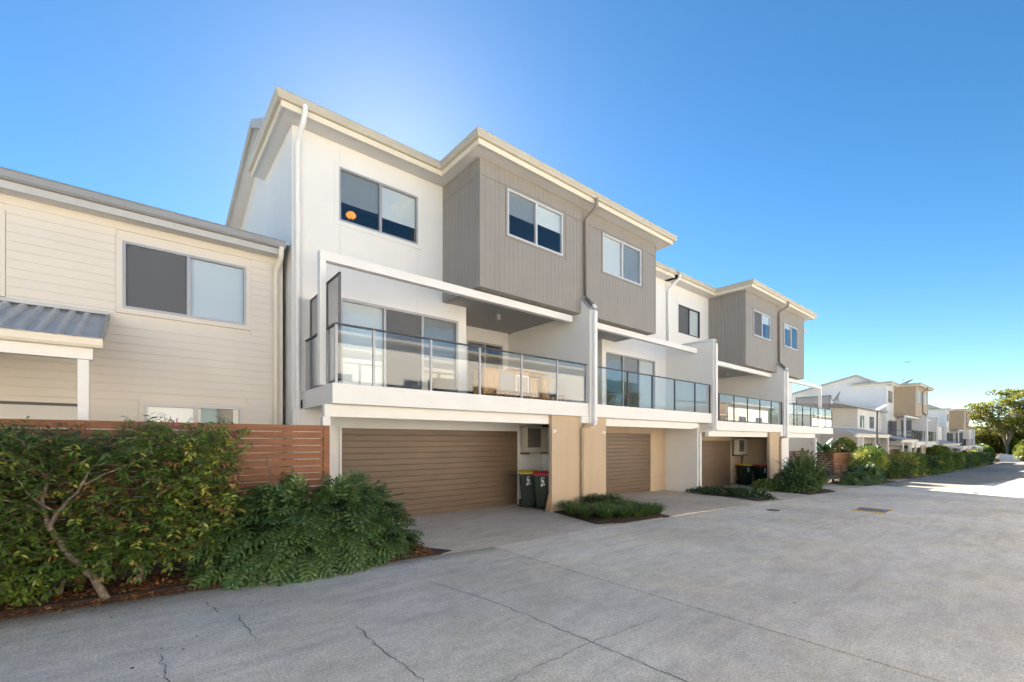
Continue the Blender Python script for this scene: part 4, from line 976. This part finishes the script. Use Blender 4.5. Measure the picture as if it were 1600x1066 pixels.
# --- foreground lilly pilly hedge
def hedge():
    t = thing('hedge_shrub', 'tall loose green hedge with dry brown leaves at the left edge', 'hedge', (-1, 7.5, 0))
    # twig sprays: clusters of leaves
    nc = 8200
    P = np.stack([rng.uniform(-3.4, 1.1, nc), 7.55 + rng.normal(0, .30, nc), rng.uniform(.12, 2.10, nc)], 1)
    # front layer biased
    k = rng.random(nc) < .35; P[k, 1] = rng.uniform(6.98, 7.3, k.sum())
    x, z_ = P[:, 0], P[:, 2]
    top = 2.02 + .06*np.sin(x*3.1) + .04*np.sin(x*7.3+1)
    edge_r = 1.04 - .45*np.clip((.9-z_)/.9, 0, 1) + .05*np.sin(z_*9)
    gap = clump_noise(P, 4, 2.0)
    hole = ((x+.35)/.55)**2 + ((z_-1.15)/.4)**2 < 1        # thinner where the branches show
    hole2 = ((x-.15)/.9)**2 + ((z_-.15)/.28)**2 < 1
    keep = (z_ < top) & (x < edge_r) & (P[:, 1] < 7.95) & (gap > -1.75) & ~(hole & (rng.random(nc) < .5)) & ~(hole2 & (rng.random(nc) < .8))
    P = P[keep]; P = P[(P[:, 2] > np.where(P[:, 0] > -.9, .34, .16)) | (P[:, 1] > 7.5)]; n = len(P)
    D = np.stack([rng.normal(0, .6, n), rng.normal(-.55, .5, n), rng.normal(.25, .55, n)], 1); D /= np.linalg.norm(D, axis=1, keepdims=True)
    mood = clump_noise(P, 9, 1.3); mood2 = clump_noise(P, 21, 2.2)
    LP, LD, LN, LS, LM = [], [], [], [], []; tw = MB()
    for i in range(n):
        L = random.uniform(.12, .26); nl = random.randint(7, 11); b = P[i]; d = D[i]
        tw.tube([tuple(b), tuple(b + d*L)], .0022, 3, caps=False)
        r0 = random.random()
        if mood2[i] > 1.35 and r0 < .55: base = 3
        elif P[i][0] > .3 and P[i][2] > .6 and r0 < .42: base = 2
        elif mood[i] > .2: base = 1
        elif r0 < .02: base = 4
        elif r0 < .085: base = 3
        elif r0 < .19: base = 2
        else: base = 0
        if base == 4 and P[i][2] < 1.6: base = 0
        side = Vector(d).cross(Vector((0, 0, 1))); side = np.array(side.normalized()) if side.length > .01 else np.array([1., 0, 0])
        for j in range(nl):
            f = (j+1)/nl; s_ = 1 if j % 2 else -1
            q = b + d*L*f; dd = d*.55 + side*s_*.8 + np.array([random.gauss(0, .25), random.gauss(0, .25), random.gauss(-.35, .25)])
            nn = np.array([random.gauss(0, .35), random.gauss(-.35, .3), 1.0])
            mi = base if random.random() < .8 else random.choice([0, 0, 1])
            LP.append(q); LD.append(dd); LN.append(nn); LS.append(random.uniform(.042, .088)); LM.append(mi)
    LP, LD, LN, LS, LM = map(np.array, (LP, LD, LN, LS, LM)); M = frames(LD, LN)
    dist = np.linalg.norm(LP - np.array([0, 0, 1.9]), axis=1) - LS*6
    vis = LP[:, 1] < 7.25
    order = np.argsort(np.where(vis & (LP[:, 0] > -1.6), dist, 1e3)); near = order[:290]; rest = order[290:]
    mats = [LG, LG2, LYG, LBR, LPK]
    o = obj('foliage', scatter_mesh('foliage', LEAF_V, LEAF_F, LP[rest], M[rest], LS[rest], mats, LM[rest]), None, t, kind='stuff')
    leaf_parts(t, 'leaf', LEAF_V, LEAF_F, LP[near], M[near], LS[near], mats, LM[near])
    obj('twigs', tw, BARK, t, kind='stuff')
    # trunk and limbs
    def limb(pts, r0, r1, nm='branch'):
        mb = MB(); P_ = []
        for a, b in zip(pts, pts[1:]):
            for q in range(4):
                f = q/4; P_.append(tuple(a[c]+(b[c]-a[c])*f + random.uniform(-.008, .008) for c in range(3)))
        P_.append(pts[-1]); mb.tube(P_, r0, 8, taper=r1); obj(nm, mb, BARK, t)
    limb([(-.30, 7.12, 0), (-.42, 7.1, .32), (-.62, 7.08, .62), (-.78, 7.1, .95)], .044, .030, 'trunk')
    limb([(-.78, 7.1, .93), (-.70, 7.05, 1.12), (-.55, 7.05, 1.32), (-.42, 7.08, 1.62)], .028, .010)
    limb([(-.78, 7.1, .93), (-.84, 7.12, 1.2), (-.80, 7.2, 1.5)], .030, .014)
    limb([(-.80, 7.2, 1.5), (-.95, 7.2, 1.66), (-1.25, 7.2, 1.72)], .013, .006)
    limb([(-.82, 7.12, 1.1), (-1.0, 7.1, 1.24), (-1.35, 7.1, 1.33)], .014, .006)
    limb([(-.72, 7.05, 1.1), (-.9, 6.98, 1.3), (-1.05, 7.0, 1.6)], .012, .006)
    limb([(-.42, 7.08, 1.62), (-.1, 7.1, 1.62), (.35, 7.15, 1.5)], .012, .005)
    limb([(-.5, 7.06, 1.4), (-.25, 7.0, 1.55), (.1, 7.0, 1.75)], .010, .004)
    limb([(-.80, 7.2, 1.5), (-.7, 7.25, 1.75), (-.5, 7.3, 2.0)], .012, .005)
    for s in range(7): limb([(-3+s*.75, 7.6, 0), (-3+s*.75+.1, 7.55, .8), (-3+s*.75-.05, 7.5, 1.7)], .025, .008)
    # pink flower sprigs along the top and a few shoots
    fl = MB()
    for (x_, z_) in ((-.05, 2.10), (.32, 2.16), (.70, 2.12), (.98, 2.0), (.85, 1.62), (.0, 2.08)):
        for q in range(16): 
            a = (x_+random.uniform(-.06, .06), 7.1+random.uniform(-.05, .05), z_+random.uniform(-.05, .05)); fl.tube([a, (a[0]+random.uniform(-.02, .02), a[1], a[2]-.04)], .006, 4, m=0)
    obj('pink_flowers', fl, LPK, t, kind='stuff')
hedge()

# --- philodendron
def philo_leaf():
    """deeply lobed leaf, length 1 along +x"""
    V = []; F = []
    n = 6; mid = [(.0 + i/(n)*.92, 0, -.10*(i/n)**2) for i in range(n+1)]
    V += [(x, .018*(1-x), z_) for x, _, z_ in mid]; V += [(x, -.018*(1-x), z_) for x, _, z_ in mid]; k = n+1
    for i in range(n): F += [(i, i+1, k+i+1, k+i)]
    for s in (1, -1):
        for i in range(n):
            x0 = mid[i][0]; L = .42*math.sin(math.pi*(.26+.66*i/n))+.06
            a = math.radians(80 - i*8.5); dx, dy = math.cos(a), math.sin(a)*s
            z0 = mid[i][2]; b = len(V); wv = .070
            bx, by = x0+.045, 0
            V += [(bx-wv*.5, .01*s, z0), (bx+wv*.7, .01*s, z0-.01), (bx+dx*L*.55-wv*.75*abs(dy), dy*L*.55+wv*.75*dx*s, z0+.045), (bx+dx*L*.55+wv*.75*abs(dy), dy*L*.55-wv*.75*dx*s, z0+.03), (bx+dx*L*.98, dy*L*.98, z0-.035)]
            F += [(b, b+1, b+3, b+2), (b+2, b+3, b+4)] if s < 0 else [(b+1, b, b+2, b+3), (b+3, b+2, b+4)]
    V += [(mid[-1][0], .03, mid[-1][2]), (mid[-1][0], -.03, mid[-1][2]), (1.06, 0, -.14)]; b = len(V)
    F += [(b-3, b-2, b-1)]
    return V, F
PV, PF = philo_leaf()
def philodendron(label, c, rad, n, size, nparts=290, seed=5, mats=(LPH, LPHD, LPHY)):
    t = thing('philodendron', label, 'plant', (c[0], c[1], ground_z(c[0])))
    g = np.random.default_rng(seed)
    zz_ = g.uniform(-.02, .98, n); a = g.uniform(0, 2*np.pi, n)
    front = g.random(n) < .72; a[front] = g.uniform(np.pi*.98, 2.02*np.pi, front.sum())
    r_ = np.sqrt(1-zz_**2); shell = np.where(g.random(n) < .75, g.uniform(.84, 1.04, n), g.uniform(.55, .85, n))
    U = np.stack([r_*np.cos(a), r_*np.sin(a), zz_], 1); P = np.array(c) + U*np.array(rad)*shell[:, None]
    P[:, 2] += .06*clump_noise(P, seed, 3.0)*.5; P[:, 2] = np.maximum(P[:, 2], ground_z(c[0])+.14)
    out = U*np.array([1, 1, .35]); D = out + np.array([0, 0, -.55])*(1.25-zz_[:, None]) + g.normal(0, .26, (n, 3)); D[:, 2] += zz_*.35
    N_ = U*np.array([.8, .8, .5]) + np.array([0, 0, .75]) + g.normal(0, .22, (n, 3))
    M = frames(D, N_); S = g.uniform(size*.75, size*1.15, n); P = P - M[:, :, 0]*S[:, None]*.45
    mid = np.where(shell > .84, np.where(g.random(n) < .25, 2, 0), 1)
    dist = np.linalg.norm(P - np.array([0, 0, 1.9]), axis=1) + (shell < .84)*5 + (U[:, 1] > .3)*4
    order = np.argsort(dist); near = order[:nparts]; rest = order[nparts:]
    if nparts: leaf_parts(t, 'leaf', PV, PF, P[near], M[near], S[near], list(mats), mid[near])
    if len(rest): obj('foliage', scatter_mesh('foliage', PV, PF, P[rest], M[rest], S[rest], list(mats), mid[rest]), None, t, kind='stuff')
    st = MB(); base = np.array([c[0], c[1], ground_z(c[0])])
    for i in order[::3]:
        b_ = base + np.array([g.uniform(-.5, .5)*rad[0], g.uniform(-.3, .3)*rad[1], 0.0]); m_ = (b_+P[i])/2 + np.array([0, 0, .12]); st.tube([tuple(b_), tuple(m_), tuple(P[i])], .007, 4, caps=False)
    obj('stems', st, LGR, t, kind='stuff'); return t
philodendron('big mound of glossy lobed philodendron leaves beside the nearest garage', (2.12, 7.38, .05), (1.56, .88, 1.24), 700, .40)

# --- strap leaf clumps
BL_V = []; BL_F = []
for i in range(5):
    f = i/4; x = .55*math.sin(f*1.25); z_ = .75*math.sin(f*1.9)*.9 if f < 1 else .62
    BL_V += [(x*1.0, .018*(1-f*.8), z_), (x*1.0, -.018*(1-f*.8), z_)]
    if i: BL_F.append((2*i-2, 2*i-1, 2*i+1, 2*i))
def tuft_mesh(name, nb, mats, seed, spread=.1, hl=(.6, 1.1), droop=(.5, 1.4), wid=1.0):
    g = np.random.default_rng(seed); a = g.uniform(0, 2*np.pi, nb); r_ = g.uniform(0, spread, nb)
    pos = np.stack([r_*np.cos(a), r_*np.sin(a), np.zeros(nb)], 1); a2 = a + g.normal(0, .5, nb); lean = g.uniform(*droop, nb)
    M = np.zeros((nb, 3, 3)); M[:, 0, 0] = np.cos(a2)*lean; M[:, 1, 0] = np.sin(a2)*lean; M[:, 0, 1] = -np.sin(a2)*wid; M[:, 1, 1] = np.cos(a2)*wid; M[:, 2, 2] = 1.2 - lean*.5
    return scatter_mesh(name, BL_V, BL_F, pos, M, g.uniform(*hl, nb), list(mats), g.integers(0, len(mats), nb))
tm = [tuft_mesh('grass_clump', 230, [LGR, LGR, LG2], 30+i, .09, (.34, .56), (.7, 1.5), 1.2) for i in range(3)]
tb_ = tuft_mesh('grass_clump', 230, [LGRB, LGR], 40, .09, (.34, .5), (.6, 1.3), 1.2)
GL = ['mondo grass clump at the left foot of the tan pillar', 'mondo grass clump one step forward of the pillar corner', 'mondo grass clump at the left edge of the bed on the driveway side',
      'front row mondo grass clump at the left tip of the bed', 'front row mondo grass clump second from the left tip', 'front row mondo grass clump second from the right tip', 'front row mondo grass clump at the right tip by the road joint',
      'middle row mondo grass clump behind the left tip', 'mondo grass clump in the very centre of the bed', 'middle row mondo grass clump right of the centre', 'rightmost mondo grass clump of the middle row',
      'back row mondo grass clump left of the downpipe foot', 'mondo grass clump directly before the downpipe foot', 'mondo grass clump before the taller bronze clumps', 'mondo grass clump against the pillar left of the downpipe', 'mondo grass clump at the right back corner of the bed']
GB = ['bronze grass clump at the right of the downpipe foot', 'bronze grass clump at the right end of the tan wall', 'rearmost bronze grass clump touching the tan wall', 'leftmost bronze grass clump beside the downpipe foot']
spots = [(8.45, 7.75), (8.35, 7.2), (8.55, 6.75), (8.95, 6.55), (9.35, 6.42), (9.75, 6.38), (10.1, 6.4), (8.85, 7.1), (9.3, 6.9), (9.75, 6.85), (10.15, 6.9), (8.8, 7.7), (9.2, 7.4), (9.7, 7.35), (8.75, 8.2), (10.1, 7.35)]
for i, (x_, y_) in enumerate(spots):
    o = bpy.data.objects.new('grass_clump', tm[i % 3]); COL.objects.link(o); o.location = (x_, y_, .05); o.rotation_euler[2] = random.uniform(0, 6); o.scale = (random.uniform(.9, 1.15),)*3
    tag(o, GL[i], 'grass clump', 'mondo grass clumps by the pillar')
for i, (x_, y_) in enumerate(((9.95, 8.0), (10.35, 7.9), (10.2, 8.25), (9.6, 8.2))):
    o = bpy.data.objects.new('grass_clump', tb_); COL.objects.link(o); o.location = (x_, y_, .06); o.rotation_euler[2] = i*1.7; o.scale = (1.25,)*3
    tag(o, GB[i], 'grass clump', 'bronze grass clumps at the wall')
# --- dark creeping strip
def blob(name, label, cat, c, rad, n, size, mats, seed=1, shape='ell', parts=None, group=None, stems=0, zb=None, down=.2, tv=LEAF_V, tf=LEAF_F, fill=.35, pw=None):
    g0 = ground_z(c[0]); t = thing(name, label, cat, (c[0], c[1], g0), group); g = np.random.default_rng(seed)
    if shape == 'ell':
        U = rnd_dirs(n, -.35, 1); sh = np.where(g.random(n) < fill, g.uniform(.45, .85, n), g.uniform(.85, 1.03, n)); P = U*sh[:, None]*np.array(rad)
    else:
        P = g.uniform(-1, 1, (n, 3)); ax = g.integers(0, 3, n); sg = np.where(g.random(n) < .5, -1, 1)
        k = g.random(n) > fill
        for q in range(3):
            m_ = k & (ax == q); P[m_, q] = sg[m_]*g.uniform(.9, 1.02, m_.sum())
        U = P / np.linalg.norm(P, axis=1, keepdims=True); rr = (np.abs(P)**5).sum(1)**(1/5); P = P/np.maximum(rr, 1)[:, None]*np.array(rad)
    P = P*(1 + .055*clump_noise(P/np.array(rad)*3, seed, 1.6))[:, None] + np.array(c)
    kk = P[:, 2] > g0 + .03; P = P[kk]; U = U[kk]; n = len(P)
    cl = clump_noise(P, seed+5, 1.5/max(rad[0], .5)*2)
    D = U + g.normal(0, .55, (n, 3)) + np.array([0, 0, -down]); N_ = U*.5 + np.array([0, 0, .8]) + g.normal(0, .35, (n, 3))
    mi = np.where(cl > .9, len(mats)-1, g.integers(0, max(1, len(mats)-1), n))
    obj('foliage', scatter_mesh('foliage', tv, tf, P, frames(D, N_), g.uniform(size*.7, size*1.25, n), list(mats), mi), None, t, kind='stuff')
    mb = MB(); r_ = random.Random(seed)
    for i in range(max(stems, 3)):
        a = (c[0]+r_.uniform(-.4, .4)*rad[0], c[1]+r_.uniform(-.5, .2)*rad[1], g0); b = (c[0]+r_.uniform(-.7, .7)*rad[0], c[1]+r_.uniform(-.7, .5)*rad[1], c[2]+rad[2]*.5)
        m_ = tuple((a[q]+b[q])/2 + r_.uniform(-.08, .08) for q in range(3)); mb.tube([a, m_, b], .03 if rad[0] < 4 else .12, 6, taper=.008)
    obj('stem', mb, BARKF, t); return t
t = blob('ground_cover', 'low dark strip of small leaved creeping plants between two driveways', 'plant', (16.95, 7.6, -.12), (.42, 1.55, .26), 3600, .11, (LPHD, LGR, LGRB), 61)
# --- spiky cordyline / fan plant
def spiky(label, x_, y_, s, nb, seed, mats):
    t = thing('spiky_plant', label, 'plant', (x_, y_, ground_z(x_)))
    me = tuft_mesh('long_leaves', nb, mats, seed, .2, (1.1, 1.8), (.25, 1.5), 2.6)
    for k, (dx, dy, dz_, s2) in enumerate(((0, 0, .35, 1.0), (.5, -.3, .1, .8), (-.4, .2, .15, .75))):
        o = bpy.data.objects.new('long_leaves', me); COL.objects.link(o); o.parent = t; o.location = (dx, dy, dz_); o.scale = (s*s2,)*3; o.rotation_euler[2] = k*2.1; o['kind'] = 'stuff'
    obj('stem', MB().tube([(x_, y_, ground_z(x_)), (x_, y_, ground_z(x_)+.5)], .08, 8), BARK, t); return t
spiky('big spiky strap leaved plant at the end of the nearest block', 22.6, 6.9, 1.22, 110, 71, (LCY, LGR, LCY))
blob('low_shrub', 'low dark green shrub tucked under the spiky plant', 'shrub', (21.7, 7.0, -.05), (.9, .8, .75), 3000, .13, (LPH, LGR, LPHD), 62)
blob('low_shrub', 'flat yellowish shrub at the foot of the tan corner pillar', 'shrub', (21.3, 7.9, -.1), (.9, .55, .30), 1800, .09, (LGR, LG2, LYG), 63)
# --- garden along the road
philodendron('dark philodendron mound below the brown fence corner', (29.6, 6.95, -.35), (1.2, .8, .95), 260, .34, 0, 81)
philodendron('second philodendron mound next to the tall loose shrub', (32.0, 6.7, -.4), (1.5, .8, .95), 320, .34, 0, 82)
blob('tall_shrub', 'loose yellow green shrub with bare stems beside the philodendrons', 'shrub', (34.3, 7.0, .55), (1.35, .85, 1.0), 5200, .13, (LG, LG2, LG2, LYG), 83, stems=7)
blob('low_shrub', 'bronze tinged mounded shrub between the two taller hedges', 'shrub', (39.0, 7.0, -.25), (1.5, .8, .85), 3600, .17, (LGRB, LG2, LG), 84, down=.5)
blob('clipped_hedge', 'square clipped hedge with bare stems at its foot', 'hedge', (45.5, 6.9, .02), (2.6, .85, .88), 8200, .16, (LG, LG2, LG, LYG), 85, 'box', stems=12)
blob('low_shrub', 'dark round shrub after the square hedge', 'shrub', (54, 7.0, -.4), (2.0, .8, .95), 3600, .18, (LG, LPHD, LG), 86)
blob('grass_mound', 'low spreading grassy mound at the road edge', 'grass clump', (51.5, 6.3, -.95), (2.6, .45, .38), 2600, .2, (LG2, LGR, LG2), 87)
blob('clipped_hedge', 'clipped green hedge further along, left of the driveway', 'hedge', (60.5, 6.9, -.45), (2.8, .8, .80), 5200, .2, (LG2, LG, LG, LYG), 88, 'box', stems=6)
blob('clipped_hedge', 'second clipped hedge beyond, pale green', 'hedge', (70, 6.9, -.45), (3.2, .8, .88), 4600, .24, (LG2, LG, LG2, LYG), 89, 'box', stems=6)
blob('garden_tree', 'bright green small tree above the far hedges', 'tree', (72.5, 8.4, .4), (2.4, 1.1, .9), 3000, .3, (LG2, LYG, LG2, LYG), 90, stems=5)
blob('clipped_hedge', 'third clipped hedge toward the far end', 'hedge', (84, 6.9, -.75), (5.5, .8, 1.0), 4600, .28, (LG, LG2, LPHD), 91, 'box')
blob('clipped_hedge', 'farthest dark hedge before the road end', 'hedge', (104, 6.9, -1.1), (9, .9, .95), 5200, .32, (LG, LPHD, LG2), 92, 'box')
blob('garden_shrub', 'yellow green leafy shrub rising behind the fence by the lamp', 'shrub', (38.6, 9.3, .85), (1.2, .8, 1.2), 3600, .17, (LG2, LG, LYG), 93, stems=4)
blob('garden_shrub', 'dark shrub behind the fence under the patio roof', 'shrub', (45, 9.0, .3), (2.2, .8, 1.3), 3400, .2, (LG, LPHD, LG2), 94, stems=4)
blob('garden_shrub', 'reddish leaved cordyline clump behind the brown fence', 'shrub', (36.0, 8.9, .75), (.7, .5, .7), 1200, .26, (leafmat('burgundy_leaf', (.05, .012, .018), (.12, .03, .04)), LG, LGRB), 95, stems=3)
# big paddle leaves over the fence
t = thing('banana_plant', 'broad paddle leaved plant rising above the brown fence', 'plant', (32.6, 8.9, ground_z(32.6)))
PD_V = []; PD_F = []
for i in range(7):
    f = i/6; w_ = .26*math.sin(math.pi*min(1, f*.92+.06)); PD_V += [(f, w_, .1*abs(w_)*2-.22*f*f), (f, 0, -.22*f*f), (f, -w_, .1*abs(w_)*2-.22*f*f)]
    if i: PD_F += [(3*i-3, 3*i-2, 3*i+1, 3*i), (3*i-2, 3*i-1, 3*i+2, 3*i+1)]
lm = MB().add(PD_V, PD_F, 0, True).mesh('leaf', leafmat('paddle_leaf', (.02, .06, .02), (.04, .11, .03), .35, .3))
for i in range(7):
    a = i*2.4; L_ = random.uniform(1.0, 1.3); o = bpy.data.objects.new('leaf', lm); COL.objects.link(o); o.parent = t
    o.location = (random.uniform(-.4, .4), random.uniform(-.2, .2), 1.45); o.rotation_euler = (random.uniform(-.5, .5), -R(random.uniform(48, 80)), a); o.scale = (L_, L_*.8, L_)
obj('stem', MB().tube([(32.6, 8.9, ground_z(32.6)), (32.6, 8.9, ground_z(32.6)+1.5)], .1, 8, taper=.05), LGR, t)

# --- trees
def tree(label, x_, y_, h, rad, n, size, mats, seed, low=.25, group=None, trunk_r=.28, nclump=70, flat=.42, forks=5):
    """trunk and limbs that reach a dome of separate leaf clumps"""
    g0 = ground_z(x_); r_ = random.Random(seed); g = np.random.default_rng(seed)
    t = thing('tree', label, 'tree', (x_, y_, g0), group); mb = MB(); base = Vector((x_, y_, g0-.1))
    C = []
    while len(C) < nclump:
        u = g.uniform(-1, 1, 3); l = np.linalg.norm(u)
        if l > 1 or l < .35: continue
        q = np.array([x_ + u[0]*rad, y_ + u[1]*rad, g0 + h*(low + (1-low)*(.5 + .5*u[2]))])
        if u[2] < -.3 and math.hypot(u[0], u[1]) < .35: continue
        C.append(q)
    C = np.array(C); fk = []
    for i in range(forks):
        a = 2*math.pi*i/forks + r_.uniform(-.4, .4); k = r_.uniform(.1, .35)
        p0 = base + Vector((0, 0, h*low*r_.uniform(.5, 1.1))); p1 = base + Vector((math.cos(a)*rad*k, math.sin(a)*rad*k, h*(low + .3)))
        m_ = (p0+p1)/2 + Vector((r_.uniform(-.3, .3), r_.uniform(-.3, .3), -.2)); mb.tube([p0, m_, p1], trunk_r*.6, 6, taper=trunk_r*.32, caps=False); fk.append(p1)
    mb.tube([base, base + Vector((.1, .05, h*low*.6)), base + Vector((0, 0, h*low*1.1))], trunk_r, 8, taper=trunk_r*.7)
    for q in C:
        v = Vector(q); f = min(fk, key=lambda k_: (k_-v).length); m_ = (f+v)/2 + Vector((r_.uniform(-.4, .4), r_.uniform(-.4, .4), -.25)); mb.tube([f, m_, v], trunk_r*.28, 5, taper=trunk_r*.08, caps=False)
    obj('trunk', mb, BARKF, t)
    idx = g.integers(0, len(C), n); cr = g.uniform(.13, .27, len(C))*rad
    U = rnd_dirs(n, -.5, 1)*g.uniform(.55, 1.05, n)[:, None]; P = C[idx] + U*np.stack([cr[idx], cr[idx], cr[idx]*flat], 1)
    D = U + g.normal(0, .5, (n, 3)); N_ = g.normal(0, .4, (n, 3)) + np.array([0, 0, 1.]); mi = (idx*7919 % len(mats))
    obj('crown', scatter_mesh('crown', SLEAF_V, SLEAF_F, P, frames(D, N_), g.uniform(size*.6, size*1.3, n), list(mats), mi), None, t, kind='stuff'); return t
tree('large spreading tree with airy golden green crown at the road end', 146, 5.6, 15.4, 6.8, 15000, .5, (LTREE, LTREE2, LTREE), 101, .28, trunk_r=.3, nclump=95)
tree('darker tree right of the spreading tree at the road end', 154, -2.5, 13.5, 6.5, 9000, .55, (LTREE2, LG2), 102, .25, nclump=50)
for i, (x_, y_, rx, ry, rz, ms, lb) in enumerate((
    (150, 11.0, 5, 3.0, 6.2, (LTREE2, LTREE, LTREE2), 'olive bush mass left below the spreading tree'),
    (154, 6.8, 5, 3.2, 6.0, (LTREE2, LTREE, LYG), 'golden bush behind the white garden wall'),
    (140, 1.6, 4, 2.6, 3.8, (LTREE, LG2, LYG), 'bright yellow green bush right of the white garden wall'),
    (150, 3.6, 4, 3.0, 5.0, (LTREE, LG2, LYG), 'rounded yellow green bush just behind the white garden wall'),
    (136, 8.8, 4, 1.5, 2.6, (LG2, LG, LYG), 'dark green bush left of the white garden wall'),
    (156, -7, 6, 5, 7, (LTREE2, LTREE), 'tall bush beyond the right edge of the road end'),
    (168, 3, 6, 10, 8.5, (LTREE2, LG), 'dark background thicket behind the golden bushes'),
    (160, 19, 8, 7, 6.5, (LTREE2, LG), 'background bushes behind the farthest block'))):
    blob('bush', lb, 'bush', (x_, y_, ground_z(x_)+rz*.45), (rx, ry, rz*.75), 7000, .5, ms, 110+i, stems=4, tv=SLEAF_V, tf=SLEAF_F, fill=.5)
# trees mirrored in the glass (across the road)
tree('leafy tree across the road seen mirrored in the balcony glass', 47, -20, 11, 4.5, 7000, .45, (LG2, LTREE2), 120, .25, group='trees across the road')
tree('second leafy tree across the road', 74, -12, 9, 4.5, 6000, .45, (LG2, LTREE2), 121, .25, group='trees across the road')

# --- leaf litter on the mulch
def litter():
    n = 12000; P = np.stack([rng.uniform(-4, 3.8, n), np.zeros(n), np.zeros(n)], 1)
    e = np.array([edge(x) for x in P[:, 0]]); dd = rng.exponential(.42, n); P[:, 1] = e + .02 + np.minimum(dd, 1.6) + rng.uniform(-.05, .1, n)*(rng.random(n) < .1); P[:, 2] = .025 + np.minimum(dd, .3)*.12 + rng.uniform(0, .015, n)
    D = rng.normal(0, 1, (n, 3)); D[:, 2] *= .18; N_ = rng.normal(0, .3, (n, 3)) + np.array([0, 0, 1.])
    big = rng.random(n) < .22; S = np.where(big, rng.uniform(.045, .09, n), rng.uniform(.018, .045, n)); mi = np.where(big, 1, 0)
    o = obj('leaf_litter', scatter_mesh('leaf_litter', LEAF_V, LEAF_F, P, frames(D, N_), S, [LCHIP, LBR], mi), None, kind='stuff')
    tag(o, 'bark chips and dry brown leaves covering the garden bed', 'leaf litter')
litter()
n = 170; xx = rng.uniform(-3, 3.9, n); P = np.stack([xx, np.array([edge(x) for x in xx]) - rng.exponential(.16, n), np.full(n, .006)], 1); D = rng.normal(0, 1, (n, 3)); D[:, 2] = .05
o = obj('fallen_leaves', scatter_mesh('fallen_leaves', LEAF_V, LEAF_F, P, frames(D, np.tile([0, 0, 1.], (n, 1))), rng.uniform(.02, .06, n), [LBR, LCHIP], rng.integers(0, 2, n)), None, kind='stuff'); tag(o, 'loose dry leaves and chips spilled onto the concrete along the bed', 'fallen leaves')
n = 26; P = np.stack([rng.uniform(5, 8, n), rng.uniform(6.6, 10.1, n), np.full(n, .006)], 1); D = rng.normal(0, 1, (n, 3)); D[:, 2] = 0
o = obj('fallen_leaves', scatter_mesh('fallen_leaves', LEAF_V, LEAF_F, P, frames(D, np.tile([0, 0, 1.], (n, 1))), rng.uniform(.03, .06, n), [LBR], np.zeros(n, int)), None, kind='stuff'); tag(o, 'few dry leaves scattered on the nearest driveway', 'fallen leaves')
